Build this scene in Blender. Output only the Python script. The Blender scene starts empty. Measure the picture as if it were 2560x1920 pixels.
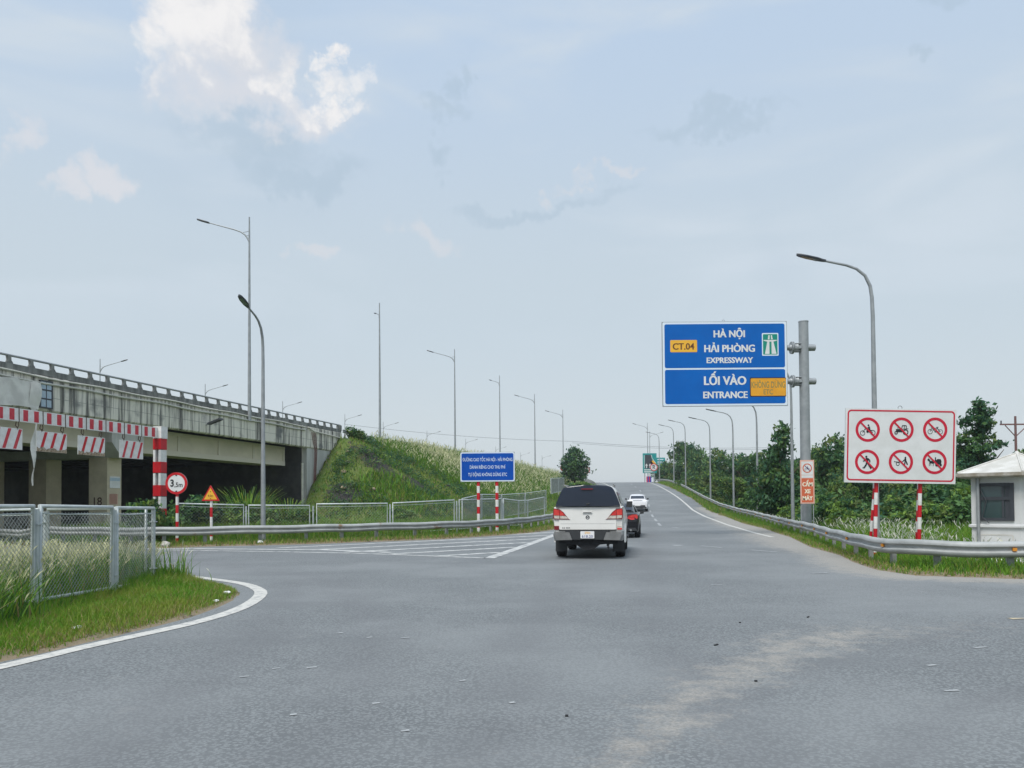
import bpy, bmesh, math, random
import numpy as np
from mathutils import Vector, Matrix

random.seed(4); rng = np.random.default_rng(4)
R = math.radians
C = bpy.context.scene.collection
SC = bpy.context.scene

# ------------------------------------------------------------------ camera
cd = bpy.data.cameras.new('camera'); cam = bpy.data.objects.new('camera', cd); C.objects.link(cam)
cd.sensor_width = 36.0; cd.lens = 27.0; cd.shift_y = 261.0 / 2560.0
cd.clip_start = 0.1; cd.clip_end = 8000
cam.matrix_world = (Matrix.Translation((0, 0, 1.4)) @ Matrix.Rotation(R(90 + 1.223), 4, 'X')
                    @ Matrix.Rotation(R(-0.43), 4, 'Z'))
SC.camera = cam

# ------------------------------------------------------------------ world, sun, exposure
SUN_EL, SUN_AZ = 58.0, 205.0      # azimuth clockwise from +Y
SKY_STRENGTH = 0.10
SC.view_settings.view_transform = 'Standard'; SC.view_settings.look = 'None'
SC.view_settings.exposure = 0.17; SC.view_settings.gamma = 1.0
SC.view_settings.use_curve_mapping = False
w = bpy.data.worlds.new('World'); SC.world = w; w.use_nodes = True
nt = w.node_tree; nt.nodes.clear(); L = nt.links.new
def N(t, **k):
    n = nt.nodes.new(t)
    for a, b in k.items(): setattr(n, a, b)
    return n
def MA(op, a, b=None, c=None, clamp=False):
    n = N('ShaderNodeMath', operation=op, use_clamp=clamp)
    for i, v in enumerate((a, b, c)):
        if v is None: continue
        if isinstance(v, (int, float)): n.inputs[i].default_value = v
        else: L(v, n.inputs[i])
    return n.outputs[0]
def MIX(f, a, b):
    n = N('ShaderNodeMix', data_type='RGBA')
    if isinstance(f, (int, float)): n.inputs[0].default_value = f
    else: L(f, n.inputs[0])
    for i, v in ((6, a), (7, b)):
        if isinstance(v, tuple): n.inputs[i].default_value = (*v, 1)
        else: L(v, n.inputs[i])
    return n.outputs[2]
def SMOOTH(x, lo, hi):
    n = N('ShaderNodeMapRange', interpolation_type='SMOOTHSTEP'); L(x, n.inputs[0])
    n.inputs[1].default_value = lo; n.inputs[2].default_value = hi
    return n.outputs[0]
def NOISE(vec, scale, detail=5, rough=.55, dist=0):
    n = N('ShaderNodeTexNoise'); L(vec, n.inputs['Vector'])
    n.inputs['Scale'].default_value = scale; n.inputs['Detail'].default_value = detail
    n.inputs['Roughness'].default_value = rough; n.inputs['Distortion'].default_value = dist
    return n.outputs[0]
tc = N('ShaderNodeTexCoord'); dirv = tc.outputs['Generated']
sep = N('ShaderNodeSeparateXYZ'); L(dirv, sep.inputs[0])
dx, dy, dz = sep.outputs
az = MA('MULTIPLY', MA('ARCTAN2', dx, dy), 57.2958)
el = MA('MULTIPLY', MA('ARCSINE', dz), 57.2958)
wn = N('ShaderNodeTexNoise'); L(dirv, wn.inputs['Vector']); wn.inputs['Scale'].default_value = 7.0; wn.inputs['Detail'].default_value = 9; wn.inputs['Roughness'].default_value = .62
wsep = N('ShaderNodeSeparateColor'); L(wn.outputs['Color'], wsep.inputs[0])
az0, el0 = az, el
az = MA('ADD', az, MA('MULTIPLY', MA('SUBTRACT', wsep.outputs[0], .5), 17.0))
el = MA('ADD', el, MA('MULTIPLY', MA('SUBTRACT', wsep.outputs[1], .5), 13.0))
def blob(a0, e0, ra, re):
    u = MA('DIVIDE', MA('SUBTRACT', az, a0), ra); v = MA('DIVIDE', MA('SUBTRACT', el, e0), re)
    return MA('SUBTRACT', 1.0, MA('ADD', MA('MULTIPLY', u, u), MA('MULTIPLY', v, v)))
def union(bl):
    o = None
    for b in bl:
        m = blob(*b); m = MA('MAXIMUM', m, -1.5)
        o = m if o is None else MA('MAXIMUM', o, m)
    return o
sky = N('ShaderNodeTexSky', sky_type='NISHITA', sun_disc=False)
sky.sun_elevation = R(SUN_EL); sky.sun_rotation = R(SUN_AZ); sky.air_density = 1.2; sky.dust_density = 2.5
# thin veil of high cloud: pale grey-blue, a little deeper blue overhead
n_big = NOISE(dirv, 2.3, 4, .5, .4)
mp = N('ShaderNodeMapping'); L(dirv, mp.inputs[0]); mp.inputs['Scale'].default_value = (1.2, 1.2, 5.0)
n_str = NOISE(mp.outputs[0], 2.2, 5, .5, .5)
el_w, el = el, el0
low = MIX(SMOOTH(el, 0, 14), (.655, .715, .75), (.585, .675, .745))
veil = MIX(SMOOTH(el, 14, 34), low, (.525, .65, .81))
veil = MIX(MA('MULTIPLY', SMOOTH(el, 8, 20), SMOOTH(n_str, .42, .68)), veil, (.645, .725, .80))
veil = MIX(MA('MULTIPLY', SMOOTH(n_big, .55, .75), .5), veil, (.50, .60, .70))
# overcast skies grow brighter towards the zenith
gain = MA('ADD', 1.0, MA('MULTIPLY', SMOOTH(el, 32, 80), .65))
# fair weather clouds
el = el_w
n_c = NOISE(dirv, 8.0, 8, .58, .5); n_f = NOISE(dirv, 22.0, 6, .6, .3)
nn = MA('ADD', MA('MULTIPLY', MA('SUBTRACT', n_c, .5), 3.4), MA('MULTIPLY', MA('SUBTRACT', n_f, .5), 1.6))
big = union([(-22.4, 32.0, 3.6, 3.2), (-24.6, 28.6, 2.3, 1.9), (-23.2, 27.2, 2.0, 1.6), (-20.4, 29.6, 2.4, 1.9), (-22.4, 29.4, 3.2, 2.4),
             (-16.2, 28.3, 1.6, 1.3), (-12.4, 28.9, 1.4, 1.5), (-13.6, 30.6, 1.1, 1.3), (-16.4, 27.2, 2.6, 1.2), (-13.4, 27.4, 1.3, 1.1)])
mid = union([(-33.4, 21.6, 1.3, 2.4), (-28.3, 21.0, 2.4, 1.1), (-29.9, 19.2, 1.1, 1.6),
             (-22.0, 26.6, 4.4, 2.0), (-17.0, 26.6, 5.0, 1.7), (-19.5, 28.5, 5.5, 3.0)])
sml = union([(-7.3, 18.6, 2.6, .9), (-15.1, 17.7, 1.4, .7), (3.3, 23.2, .9, .6), (7.0, 23.5, 3.4, .5)])
m_big = SMOOTH(MA('ADD', big, nn), -.1, 1.15)
m_mid = MA('MULTIPLY', SMOOTH(MA('ADD', mid, MA('MULTIPLY', nn, .8)), -.3, 1.2), .75)
m_sml = MA('MULTIPLY', SMOOTH(MA('ADD', sml, MA('MULTIPLY', nn, .6)), -.2, 1.2), .55)
dark = union([(-19.0, 24.3, 5.0, 1.2), (-16.0, 22.9, 4.5, .9), (-5.0, 26.5, 2.4, .6), (-5.6, 24.7, 1.2, .7), (-3.2, 29.0, .6, 1.2), (-4.6, 28.2, 1.0, 1.2),
              (2.0, 22.0, 7.0, .6), (28.2, 26.9, 1.3, .5), (29.0, 30.3, 4.0, .7), (15, 26.0, 6.0, .6)])
m_drk = MA('MULTIPLY', SMOOTH(MA('ADD', dark, MA('MULTIPLY', nn, .35)), -.5, 1.3), .48)
col = MIX(m_drk, veil, (.43, .545, .65))
col = MIX(m_sml, col, (.74, .74, .765))
col = MIX(m_mid, col, (.77, .765, .79))
cb = MIX(SMOOTH(n_f, .28, .58), (.76, .77, .80), (.93, .915, .905))
col = MIX(m_big, col, cb)
hz = N('ShaderNodeVectorMath', operation='SCALE'); L(col, hz.inputs[0]); hz.inputs['Scale'].default_value = .93 / SKY_STRENGTH
g2 = N('ShaderNodeVectorMath', operation='SCALE'); L(hz.outputs[0], g2.inputs[0]); L(gain, g2.inputs['Scale'])
fin = MIX(.90, sky.outputs[0], g2.outputs[0])
bg = N('ShaderNodeBackground'); L(fin, bg.inputs[0]); bg.inputs[1].default_value = SKY_STRENGTH
out = N('ShaderNodeOutputWorld'); L(bg.outputs[0], out.inputs[0])

sd_ = bpy.data.lights.new('sun', 'SUN'); sd_.energy = 2.8; sd_.angle = R(24); sd_.color = (1.0, .96, .90)
sun = bpy.data.objects.new('sun', sd_); C.objects.link(sun)
sdir = Vector((math.sin(R(SUN_AZ)) * math.cos(R(SUN_EL)), math.cos(R(SUN_AZ)) * math.cos(R(SUN_EL)), math.sin(R(SUN_EL))))
sun.rotation_euler = sdir.to_track_quat('Z', 'Y').to_euler()

# ------------------------------------------------------------------ materials
def mat(name, c1, c2=None, scale=4.0, detail=5, rough=.6, metal=0.0, bump=0.0, bscale=None, stretch=None,
        c3=None, s3=1.0, t3=(.55, .7), spec=.4, coat=0.0, lo=.35, hi=.65, trans=0.0, alpha=None, vary=0.0):
    m = bpy.data.materials.new(name); m.use_nodes = True
    t = m.node_tree; b = t.nodes['Principled BSDF']; ln = t.links.new
    b.inputs['Roughness'].default_value = rough; b.inputs['Metallic'].default_value = metal
    b.inputs['Specular IOR Level'].default_value = spec; b.inputs['Coat Weight'].default_value = coat
    b.inputs['Transmission Weight'].default_value = trans
    b.inputs['Base Color'].default_value = (*c1, 1)
    tcn = t.nodes.new('ShaderNodeTexCoord'); v = tcn.outputs['Object']
    if stretch:
        mpn = t.nodes.new('ShaderNodeMapping'); ln(v, mpn.inputs[0]); mpn.inputs['Scale'].default_value = stretch; vs = mpn.outputs[0]
    else: vs = v
    cur = None
    def ramp(n, a, bb, lo, hi):
        mr = t.nodes.new('ShaderNodeMapRange'); mr.interpolation_type = 'SMOOTHSTEP'; ln(n, mr.inputs[0])
        mr.inputs[1].default_value = lo; mr.inputs[2].default_value = hi
        mx = t.nodes.new('ShaderNodeMix'); mx.data_type = 'RGBA'; ln(mr.outputs[0], mx.inputs[0])
        for i, q in ((6, a), (7, bb)):
            if isinstance(q, tuple): mx.inputs[i].default_value = (*q, 1)
            else: ln(q, mx.inputs[i])
        return mx.outputs[2]
    if c2:
        n = t.nodes.new('ShaderNodeTexNoise'); ln(vs, n.inputs['Vector']); n.inputs['Scale'].default_value = scale
        n.inputs['Detail'].default_value = detail; n.inputs['Roughness'].default_value = .6
        cur = ramp(n.outputs[0], c1, c2, lo, hi)
    if c3:
        n3 = t.nodes.new('ShaderNodeTexNoise'); ln(v, n3.inputs['Vector']); n3.inputs['Scale'].default_value = s3
        n3.inputs['Detail'].default_value = 4
        cur = ramp(n3.outputs[0], cur if cur else c1, c3, *t3)
    if vary:
        oi = t.nodes.new('ShaderNodeObjectInfo'); hs = t.nodes.new('ShaderNodeHueSaturation')
        mr = t.nodes.new('ShaderNodeMapRange'); ln(oi.outputs['Random'], mr.inputs[0])
        mr.inputs[3].default_value = 1 - vary; mr.inputs[4].default_value = 1 + vary
        ln(mr.outputs[0], hs.inputs['Value'])
        if cur: ln(cur, hs.inputs['Color'])
        else: hs.inputs['Color'].default_value = (*c1, 1)
        cur = hs.outputs[0]
    if cur: ln(cur, b.inputs['Base Color'])
    if bump:
        bn = t.nodes.new('ShaderNodeTexNoise'); ln(v, bn.inputs['Vector']); bn.inputs['Scale'].default_value = bscale or scale * 4
        bn.inputs['Detail'].default_value = 4
        bp = t.nodes.new('ShaderNodeBump'); bp.inputs['Strength'].default_value = bump; bp.inputs['Distance'].default_value = .02
        ln(bn.outputs[0], bp.inputs['Height']); ln(bp.outputs[0], b.inputs['Normal'])
    return m
def leafmat(name, c, c2, tl=.3):
    m = mat(name, c, c2, scale=1.2, rough=.6, spec=.25)
    t = m.node_tree; b = t.nodes['Principled BSDF']; o = t.nodes['Material Output']
    tr = t.nodes.new('ShaderNodeBsdfTranslucent'); mx = t.nodes.new('ShaderNodeMixShader'); mx.inputs[0].default_value = tl
    src = b.inputs['Base Color'].links[0].from_socket
    t.links.new(src, tr.inputs[0]); t.links.new(b.outputs[0], mx.inputs[1]); t.links.new(tr.outputs[0], mx.inputs[2])
    t.links.new(mx.outputs[0], o.inputs[0])
    return m
M = {}
M['galv'] = mat('galvanised_steel', (.34, .36, .37), (.27, .29, .30), 3, rough=.45, metal=.35, spec=.5)
M['rail'] = mat('guardrail_steel', (.38, .395, .39), (.29, .305, .30), 2.0, rough=.6, metal=.15, c3=(.20, .13, .08), s3=1.3, t3=(.655, .72), bump=.06)
M['railpost'] = mat('rail_post_steel', (.30, .32, .32), (.22, .22, .21), 3, rough=.6, metal=.2)
M['fence'] = mat('fence_tube', (.52, .56, .56), (.42, .46, .46), 5, rough=.45, metal=.25)
M['wire'] = mat('fence_wire', (.30, .33, .33), (.22, .24, .23), 4, rough=.55, metal=.2)
M['white'] = mat('white_sheet', (.68, .69, .69), (.62, .63, .62), 2.5, rough=.45)
M['ltblue'] = mat('reflective_white', (.66, .74, .82), rough=.4)
M['blue'] = mat('sign_blue', (.003, .118, .45), (.003, .105, .41), 1.2, rough=.45, spec=.15)
M['blue2'] = mat('sign_blue_deep', (.003, .075, .40), (.003, .065, .36), 1.2, rough=.45, spec=.15)
M['green'] = mat('sign_green', (.0, .23, .17), rough=.45)
M['teal'] = mat('sign_teal', (.01, .24, .24), (.02, .30, .30), 2, rough=.5)
M['yellow'] = mat('sign_yellow', (.80, .43, .035), (.74, .40, .04), 2, rough=.45)
M['orange'] = mat('sign_orange', (.74, .35, .02), (.66, .30, .02), 2, rough=.45)
M['brown'] = mat('sign_brown_print', (.13, .05, .015), rough=.5)
M['olive'] = mat('worn_green_print', (.10, .17, .10), (.22, .22, .07), 9, rough=.6)
M['black'] = mat('black_print', (.012, .013, .018), rough=.5)
M['red'] = mat('red_paint', (.55, .012, .02), (.46, .01, .018), 3, rough=.4)
M['crim'] = mat('crimson_print', (.52, .010, .035), rough=.42)
M['pinkred'] = mat('faded_red', (.56, .05, .065), (.48, .03, .05), 6, rough=.5)
M['pwhite'] = mat('paint_white', (.74, .74, .72), (.64, .63, .60), 6, rough=.5, c3=(.42, .36, .28), s3=3, t3=(.66, .78))
M['rust'] = mat('rusty_edge', (.15, .095, .055), (.45, .38, .28), 14, rough=.85)
M['rustc'] = mat('rusty_chain', (.10, .07, .05), rough=.8)
M['redor'] = mat('faded_orange_red', (.62, .14, .065), (.55, .115, .05), 3, rough=.55)
M['peach'] = mat('faded_edge', (.70, .42, .34), rough=.55)
M['cream'] = mat('cream_print', (.80, .74, .58), rough=.5)
M['conc'] = mat('stained_concrete', (.72, .69, .61), (.11, .108, .10), 2.2, 8, .85, stretch=(1.8, 1.8, .10), lo=.44, hi=.66,
                c3=(.15, .155, .155), s3=.7, t3=(.56, .74), bump=.25, bscale=14)
M['concd'] = mat('dark_concrete', (.26, .265, .25), (.12, .125, .12), 1.6, 6, .9, stretch=(1.6, 1.6, .3), bump=.25, bscale=14)
M['beige'] = mat('girder_concrete', (.70, .64, .51), (.60, .55, .44), .8, 4, .8, stretch=(.6, .6, .8), bump=.1)
M['beiged'] = mat('girder_rib', (.66, .61, .51), rough=.8)
M['pier'] = mat('pier_concrete', (.60, .53, .40), (.48, .42, .31), 1.2, 5, .85, bump=.15)
M['deckshade'] = mat('shade_dark_concrete', (.022, .024, .026), (.014, .016, .018), .5, 4, .9)  # deep shade under the deck, put into the concrete colour
M['pale'] = mat('pale_wall', (.54, .54, .52), (.44, .44, .42), 1.0, 5, .85, stretch=(2, 2, .3))
M['pipe'] = mat('conduit_plastic', (.52, .52, .46), (.42, .42, .38), 4, rough=.5)
M['cloth'] = mat('dirty_cloth', (.72, .71, .67), (.56, .55, .52), 1.6, rough=.9)
M['pane'] = mat('pale_blue_pane', (.42, .52, .60), (.35, .46, .56), 4, rough=.3)
M['dframe'] = mat('dark_frame', (.045, .05, .06), rough=.45)
M['booth'] = mat('booth_white', (.62, .63, .63), (.55, .56, .56), 1.2, rough=.5, c3=(.45, .45, .43), s3=1.1, t3=(.6, .8))
M['roofm'] = mat('booth_roof', (.60, .59, .56), (.46, .45, .41), 2.2, rough=.55)
M['roofe'] = mat('booth_eave', (.40, .38, .34), (.25, .22, .17), 4, rough=.7)
M['glass'] = mat('window_glass', (.03, .05, .055), rough=.04, spec=.8)
M['glassg'] = mat('greenish_glass', (.04, .075, .08), (.03, .055, .06), 1.5, rough=.08, spec=.7)
M['lamp'] = mat('lamp_head_dark', (.05, .055, .065), rough=.4)
M['lens'] = mat('lamp_lens', (.10, .13, .13), rough=.15, spec=.7)
M['rubber'] = mat('rubber', (.022, .023, .025), rough=.75)
M['under'] = mat('underbody', (.016, .017, .02), rough=.8)
M['carw'] = mat('car_white', (.74, .73, .70), (.70, .69, .66), 1.0, rough=.28, spec=.5, coat=.35)
M['carw2'] = mat('car_pearl_white', (.76, .76, .78), rough=.22, spec=.5, coat=.4)
M['carb'] = mat('car_black', (.008, .009, .012), rough=.2, spec=.4, coat=.25)
M['carg'] = mat('car_glass', (.012, .018, .032), rough=.09, spec=.45)
M['plast'] = mat('black_plastic', (.03, .033, .036), rough=.6)
M['silver'] = mat('bumper_silver', (.27, .27, .265), (.20, .20, .195), 3, rough=.38, metal=.5)
M['chrome'] = mat('chrome', (.6, .6, .6), rough=.2, metal=.9)
M['tail'] = mat('tail_lamp_red', (.50, .012, .018), (.62, .05, .04), 9, rough=.15, spec=.6, coat=.5)
M['taild'] = mat('tail_lamp_dark', (.16, .006, .012), rough=.2, coat=.5)
M['tailw'] = mat('tail_lamp_clear', (.60, .56, .50), (.42, .38, .33), 14, rough=.15, coat=.5)
M['plate'] = mat('number_plate', (.72, .72, .72), rough=.4)
M['pblue'] = mat('plate_print', (.10, .12, .26), rough=.5)
M['bark'] = mat('bark', (.10, .075, .055), (.06, .045, .035), 8, rough=.9)
M['line'] = mat('road_paint', (.52, .51, .475), (.37, .37, .355), 9, 6, .7, lo=.45, hi=.62)
M['hatch'] = mat('worn_road_paint', (.50, .505, .49), (.25, .262, .266), 3.5, 7, .75, lo=.42, hi=.64)
M['faint'] = mat('faint_road_paint', (.34, .355, .36), (.25, .262, .268), 6, 7, .8, lo=.42, hi=.60)
M['litter'] = mat('litter_white', (.74, .74, .74), rough=.6)
M['stone'] = mat('stone_pale', (.50, .47, .43), (.36, .34, .30), 6, rough=.9)
M['rock'] = mat('rock_tan', (.34, .27, .19), (.22, .18, .13), 5, rough=.95)
M['cable'] = mat('cable', (.16, .17, .19), rough=.6)
M['poleb'] = mat('pole_brown', (.16, .08, .075), rough=.7)
M['amber'] = mat('reflector_amber', (.62, .25, .03), rough=.3)
# foliage
M['lf1'] = leafmat('leaf_dark', (.036, .098, .040), (.054, .130, .050))
M['lf2'] = leafmat('leaf_mid', (.072, .162, .046), (.10, .20, .058))
M['lf3'] = leafmat('leaf_olive', (.115, .165, .045), (.145, .195, .055))
M['lf4'] = leafmat('leaf_blue_green', (.034, .108, .058), (.052, .142, .074))
M['lf5'] = leafmat('leaf_bright', (.145, .255, .040), (.19, .30, .05))
M['gr1'] = leafmat('blade_green', (.095, .235, .016), (.135, .285, .024), .3)
M['gr2'] = leafmat('blade_yellowish', (.185, .265, .030), (.235, .285, .045), .3)
M['gr3'] = leafmat('blade_dark', (.055, .135, .030), (.08, .17, .036), .3)
M['dry'] = leafmat('blade_dry', (.36, .29, .14), (.27, .21, .095), .3)
M['plume'] = leafmat('plume', (.66, .64, .40), (.54, .55, .32), .4)
M['plumew'] = leafmat('plume_white', (.72, .71, .62), (.62, .63, .52), .4)
M['soil'] = mat('burnt_soil', (.016, .017, .020), (.03, .028, .028), 5, rough=.95, bump=.5, bscale=8)

# ------------------------------------------------------------------ builders
def setp(o, label=None, cat=None, group=None, kind=None):
    if label: o['label'] = label
    if cat: o['category'] = cat
    if group: o['group'] = group
    if kind: o['kind'] = kind
    return o
def empty(name, loc, label, cat, rz=0.0, group=None, rot=None):
    o = bpy.data.objects.new(name, None); C.objects.link(o); o.location = loc
    o.rotation_euler = rot if rot else (0, 0, rz); o.empty_display_size = .2
    return setp(o, label, cat, group)
class MB:
    def __init__(s): s.V = []; s.F = []; s.I = []
    def add(s, v, f, mi=0):
        k = len(s.V); s.V += [tuple(p) for p in v]
        for q in f: s.F.append([a + k for a in q]); s.I.append(mi)
        return s
    def box(s, c, d, mi=0, rz=0.0, mtx=None):
        x, y, z = [q / 2 for q in d]
        v = [Vector((a * x, b * y, e * z)) for e in (-1, 1) for b in (-1, 1) for a in (-1, 1)]
        m = mtx if mtx else Matrix.Rotation(rz, 4, 'Z')
        v = [m @ p + Vector(c) for p in v]
        return s.add(v, [(0, 2, 3, 1), (4, 5, 7, 6), (0, 1, 5, 4), (2, 6, 7, 3), (0, 4, 6, 2), (1, 3, 7, 5)], mi)
    def tube(s, pts, r, n=8, mi=0, cap=True):
        pts = [Vector(p) for p in pts]; k = len(pts)
        rs = r if isinstance(r, (list, tuple)) else [r] * k
        v = []; f = []; ref = None
        for i, p in enumerate(pts):
            t = (pts[min(i + 1, k - 1)] - pts[max(i - 1, 0)]).normalized()
            if ref is None: ref = Vector((1, 0, 0)) if abs(t.x) < .8 else Vector((0, 1, 0))
            a = (ref - t * ref.dot(t)).normalized(); b = t.cross(a); ref = a
            for j in range(n):
                q = 2 * math.pi * j / n
                v.append(p + (a * math.cos(q) + b * math.sin(q)) * rs[i])
        for i in range(k - 1):
            for j in range(n):
                f.append((i * n + j, i * n + (j + 1) % n, (i + 1) * n + (j + 1) % n, (i + 1) * n + j))
        if cap: f.append(tuple(range(n))[::-1]); f.append(tuple(range((k - 1) * n, k * n)))
        return s.add(v, f, mi)
    def poly(s, pts, y=0.0, mi=0):           # flat shape in the local xz plane, facing -y
        a = sum(pts[i][0] * pts[(i + 1) % len(pts)][1] - pts[(i + 1) % len(pts)][0] * pts[i][1] for i in range(len(pts)))
        if a < 0: pts = pts[::-1]
        return s.add([(p[0], y, p[1]) for p in pts], [tuple(range(len(pts)))], mi)
    def disc(s, cx, cz, r, y=0.0, mi=0, n=32, sx=1.0):
        return s.poly([(cx + sx * r * math.cos(2 * math.pi * i / n), cz + r * math.sin(2 * math.pi * i / n)) for i in range(n)], y, mi)
    def band(s, outer, inner, y=0.0, mi=0):
        n = len(outer); v = [(p[0], y, p[1]) for p in outer] + [(p[0], y, p[1]) for p in inner]
        return s.add(v, [(i, (i + 1) % n, n + (i + 1) % n, n + i) for i in range(n)], mi)
    def ring(s, cx, cz, r0, r1, y=0.0, mi=0, n=36):
        c = [(math.cos(2 * math.pi * i / n), math.sin(2 * math.pi * i / n)) for i in range(n)]
        return s.band([(cx + r1 * a, cz + r1 * b) for a, b in c], [(cx + r0 * a, cz + r0 * b) for a, b in c], y, mi)
    def stroke(s, pts, wd, y=0.0, mi=0):
        for (a, b) in zip(pts[:-1], pts[1:]):
            d = Vector((b[0] - a[0], b[1] - a[1])); n_ = Vector((-d.y, d.x)).normalized() * wd / 2
            s.poly([(a[0] + n_.x, a[1] + n_.y), (a[0] - n_.x, a[1] - n_.y), (b[0] - n_.x, b[1] - n_.y), (b[0] + n_.x, b[1] + n_.y)], y, mi)
        return s
    def loft(s, rings, mi=0, cap=True, closed=True):
        n = len(rings[0]); v = [p for r in rings for p in r]; f = []
        for i in range(len(rings) - 1):
            for j in range(n if closed else n - 1):
                f.append((i * n + j, i * n + (j + 1) % n, (i + 1) * n + (j + 1) % n, (i + 1) * n + j))
        if cap: f.append(tuple(range(n))[::-1]); f.append(tuple(range((len(rings) - 1) * n, len(rings) * n)))
        return s.add(v, f, mi)
    def mesh(s, name, mats, smooth=None):
        me = bpy.data.meshes.new(name); me.from_pydata(s.V, [], s.F); me.update()
        for m in mats: me.materials.append(m)
        if len(mats) > 1: me.polygons.foreach_set('material_index', s.I)
        bm = bmesh.new(); bm.from_mesh(me); 
        if smooth is not None: bmesh.ops.recalc_face_normals(bm, faces=bm.faces)
        bm.to_mesh(me); bm.free()
        if smooth is not None:
            me.shade_smooth(); me.set_sharp_from_angle(angle=R(smooth))
        return me
    def build(s, name, mats, parent=None, smooth=None, loc=(0, 0, 0)):
        if not isinstance(mats, (list, tuple)): mats = [mats]
        return link(name, s.mesh(name, mats, smooth), parent, loc)
def link(name, me, parent=None, loc=(0, 0, 0), rz=0.0):
    o = bpy.data.objects.new(name, me); C.objects.link(o); o.location = loc; o.rotation_euler.z = rz
    if parent: o.parent = parent
    return o
def copy_tree(o, parent=None):
    c = o.copy(); C.objects.link(c)
    if parent: c.parent = parent
    for ch in [q for q in o.children]: copy_tree(ch, c)
    return c
def np_mesh(name, V, polys, mats, obj=True, parent=None, attrs=None):
    """V (n,3); polys: list of (index array (k,m), material index array or int)."""
    me = bpy.data.meshes.new(name); V = np.ascontiguousarray(V, np.float32)
    me.vertices.add(len(V)); me.vertices.foreach_set('co', V.ravel())
    nl = sum(p.size for p, _ in polys); nf = sum(len(p) for p, _ in polys)
    me.loops.add(nl); me.polygons.add(nf)
    me.loops.foreach_set('vertex_index', np.concatenate([p.ravel() for p, _ in polys]).astype(np.int32))
    tot = np.concatenate([np.full(len(p), p.shape[1], np.int32) for p, _ in polys])
    me.polygons.foreach_set('loop_start', (np.cumsum(tot) - tot).astype(np.int32))
    mi = np.concatenate([np.broadcast_to(np.asarray(m, np.int32), (len(p),)) for p, m in polys])
    for m in mats: me.materials.append(m)
    me.polygons.foreach_set('material_index', np.ascontiguousarray(mi, np.int32))
    me.update(calc_edges=True); me.validate()
    if attrs:
        for k, a in attrs.items():
            at = me.attributes.new(k, 'FLOAT', 'POINT'); at.data.foreach_set('value', np.ascontiguousarray(a, np.float32))
    if not obj: return me
    return link(name, me, parent)
def text(mb, s, cx, cz, wd, ht, y, mi, bold=.012, embolden=0.0):
    cu = bpy.data.curves.new('lettering', 'FONT'); cu.body = s; cu.offset = bold; cu.resolution_u = 3
    ob = bpy.data.objects.new('lettering', cu); me = ob.to_mesh()
    v = np.array([tuple(p.co) for p in me.vertices]); f = [tuple(p.vertices) for p in me.polygons]
    cu.body = 'H'; ob.to_mesh_clear(); ob2 = bpy.data.objects.new('lettering', cu); mh = ob2.to_mesh(); CAP = max(q.co.y for q in mh.vertices) - min(q.co.y for q in mh.vertices)
    ob2.to_mesh_clear(); bpy.data.objects.remove(ob2)
    lo, hi = v.min(0), v.max(0)
    # height is the height of a plain capital (0.72 em), so accents may stand above
    kx = wd / (hi[0] - lo[0]); kz = ht / CAP
    p = [(cx + (a[0] - (lo[0] + hi[0]) / 2) * kx, y, cz + (a[1] - CAP / 2) * kz) for a in v]
    for sh in (((0, 0),) if not embolden else ((0, 0), (embolden, -.0004), (-embolden, -.0008))):
        mb.add([(q[0] + sh[0] * ht, q[1] + sh[1], q[2]) for q in p], f, mi)
    bpy.data.objects.remove(ob); bpy.data.curves.remove(cu)
def rrect(x0, z0, x1, z1, r, n=5):
    o = []
    for cx, cz, a in ((x1 - r, z1 - r, 0), (x0 + r, z1 - r, 90), (x0 + r, z0 + r, 180), (x1 - r, z0 + r, 270)):
        for i in range(n + 1):
            q = R(a + 90 * i / n); o.append((cx + r * math.cos(q), cz + r * math.sin(q)))
    return o
def smooth(x, a, b):
    t = np.clip((x - a) / (b - a), 0, 1); return t * t * (3 - 2 * t)

# ------------------------------------------------------------------ lie of the land
ZP = np.array([(-50, 0), (24, 0), (34, .03), (45, .15), (58, .42), (70, .8), (85, 1.6), (100, 2.55), (112, 3.4), (125, 4.3), (136, 4.95),
               (146, 5.45), (156, 5.8), (170, 6.1), (200, 6.3), (400, 6.3)])
def zr(y): return np.interp(y, ZP[:, 0], ZP[:, 1])
ASPH = [(34, 230), (31.5, 200), (29.8, 170), (28.4, 156), (27.1, 145), (23.95, 113), (21.4, 91.5), (17.1, 65.8), (15.8, 57), (14.0, 47.1),
        (12.9, 39.55), (11.12, 30.8), (9.4, 24.35), (8.62, 20.25), (7.97, 18.05), (7.5, 15.9), (7.6, 14.6), (9.13, 13.75), (14, 13.3), (70, 12.5),
        (70, -25), (-70, -25), (-70, -20), (-30, -8), (-14, -2), (-8.5, 1.2), (-6.2, 3.5), (-5.2, 5.2), (-4.68, 7.03), (-4.54, 7.39),
        (-4.46, 7.9), (-4.32, 8.4), (-4.2, 9.07), (-4.08, 9.85), (-4.11, 10.86), (-4.2, 11.6), (-4.33, 12.29), (-4.62, 12.96), (-5.2, 13.74),
        (-6.08, 14.75), (-6.77, 15.47), (-7.7, 16.1), (-12, 17.6), (-20, 19.6), (-70, 32), (-70, 43), (-26, 31), (-16, 27.3), (-12.09, 26.05),
        (-10.53, 27.2), (-9.17, 27.5), (-7.2, 28.3), (-5.8, 29.25), (-2.75, 31.3), (-.5, 34.4), (.74, 36.3), (1.79, 38.65), (3.0, 43), (5.0, 54),
        (8, 71), (11.2, 91), (13.6, 109.6), (14.7, 125), (15.7, 146), (16.6, 170), (18, 200), (20, 230)]
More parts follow.
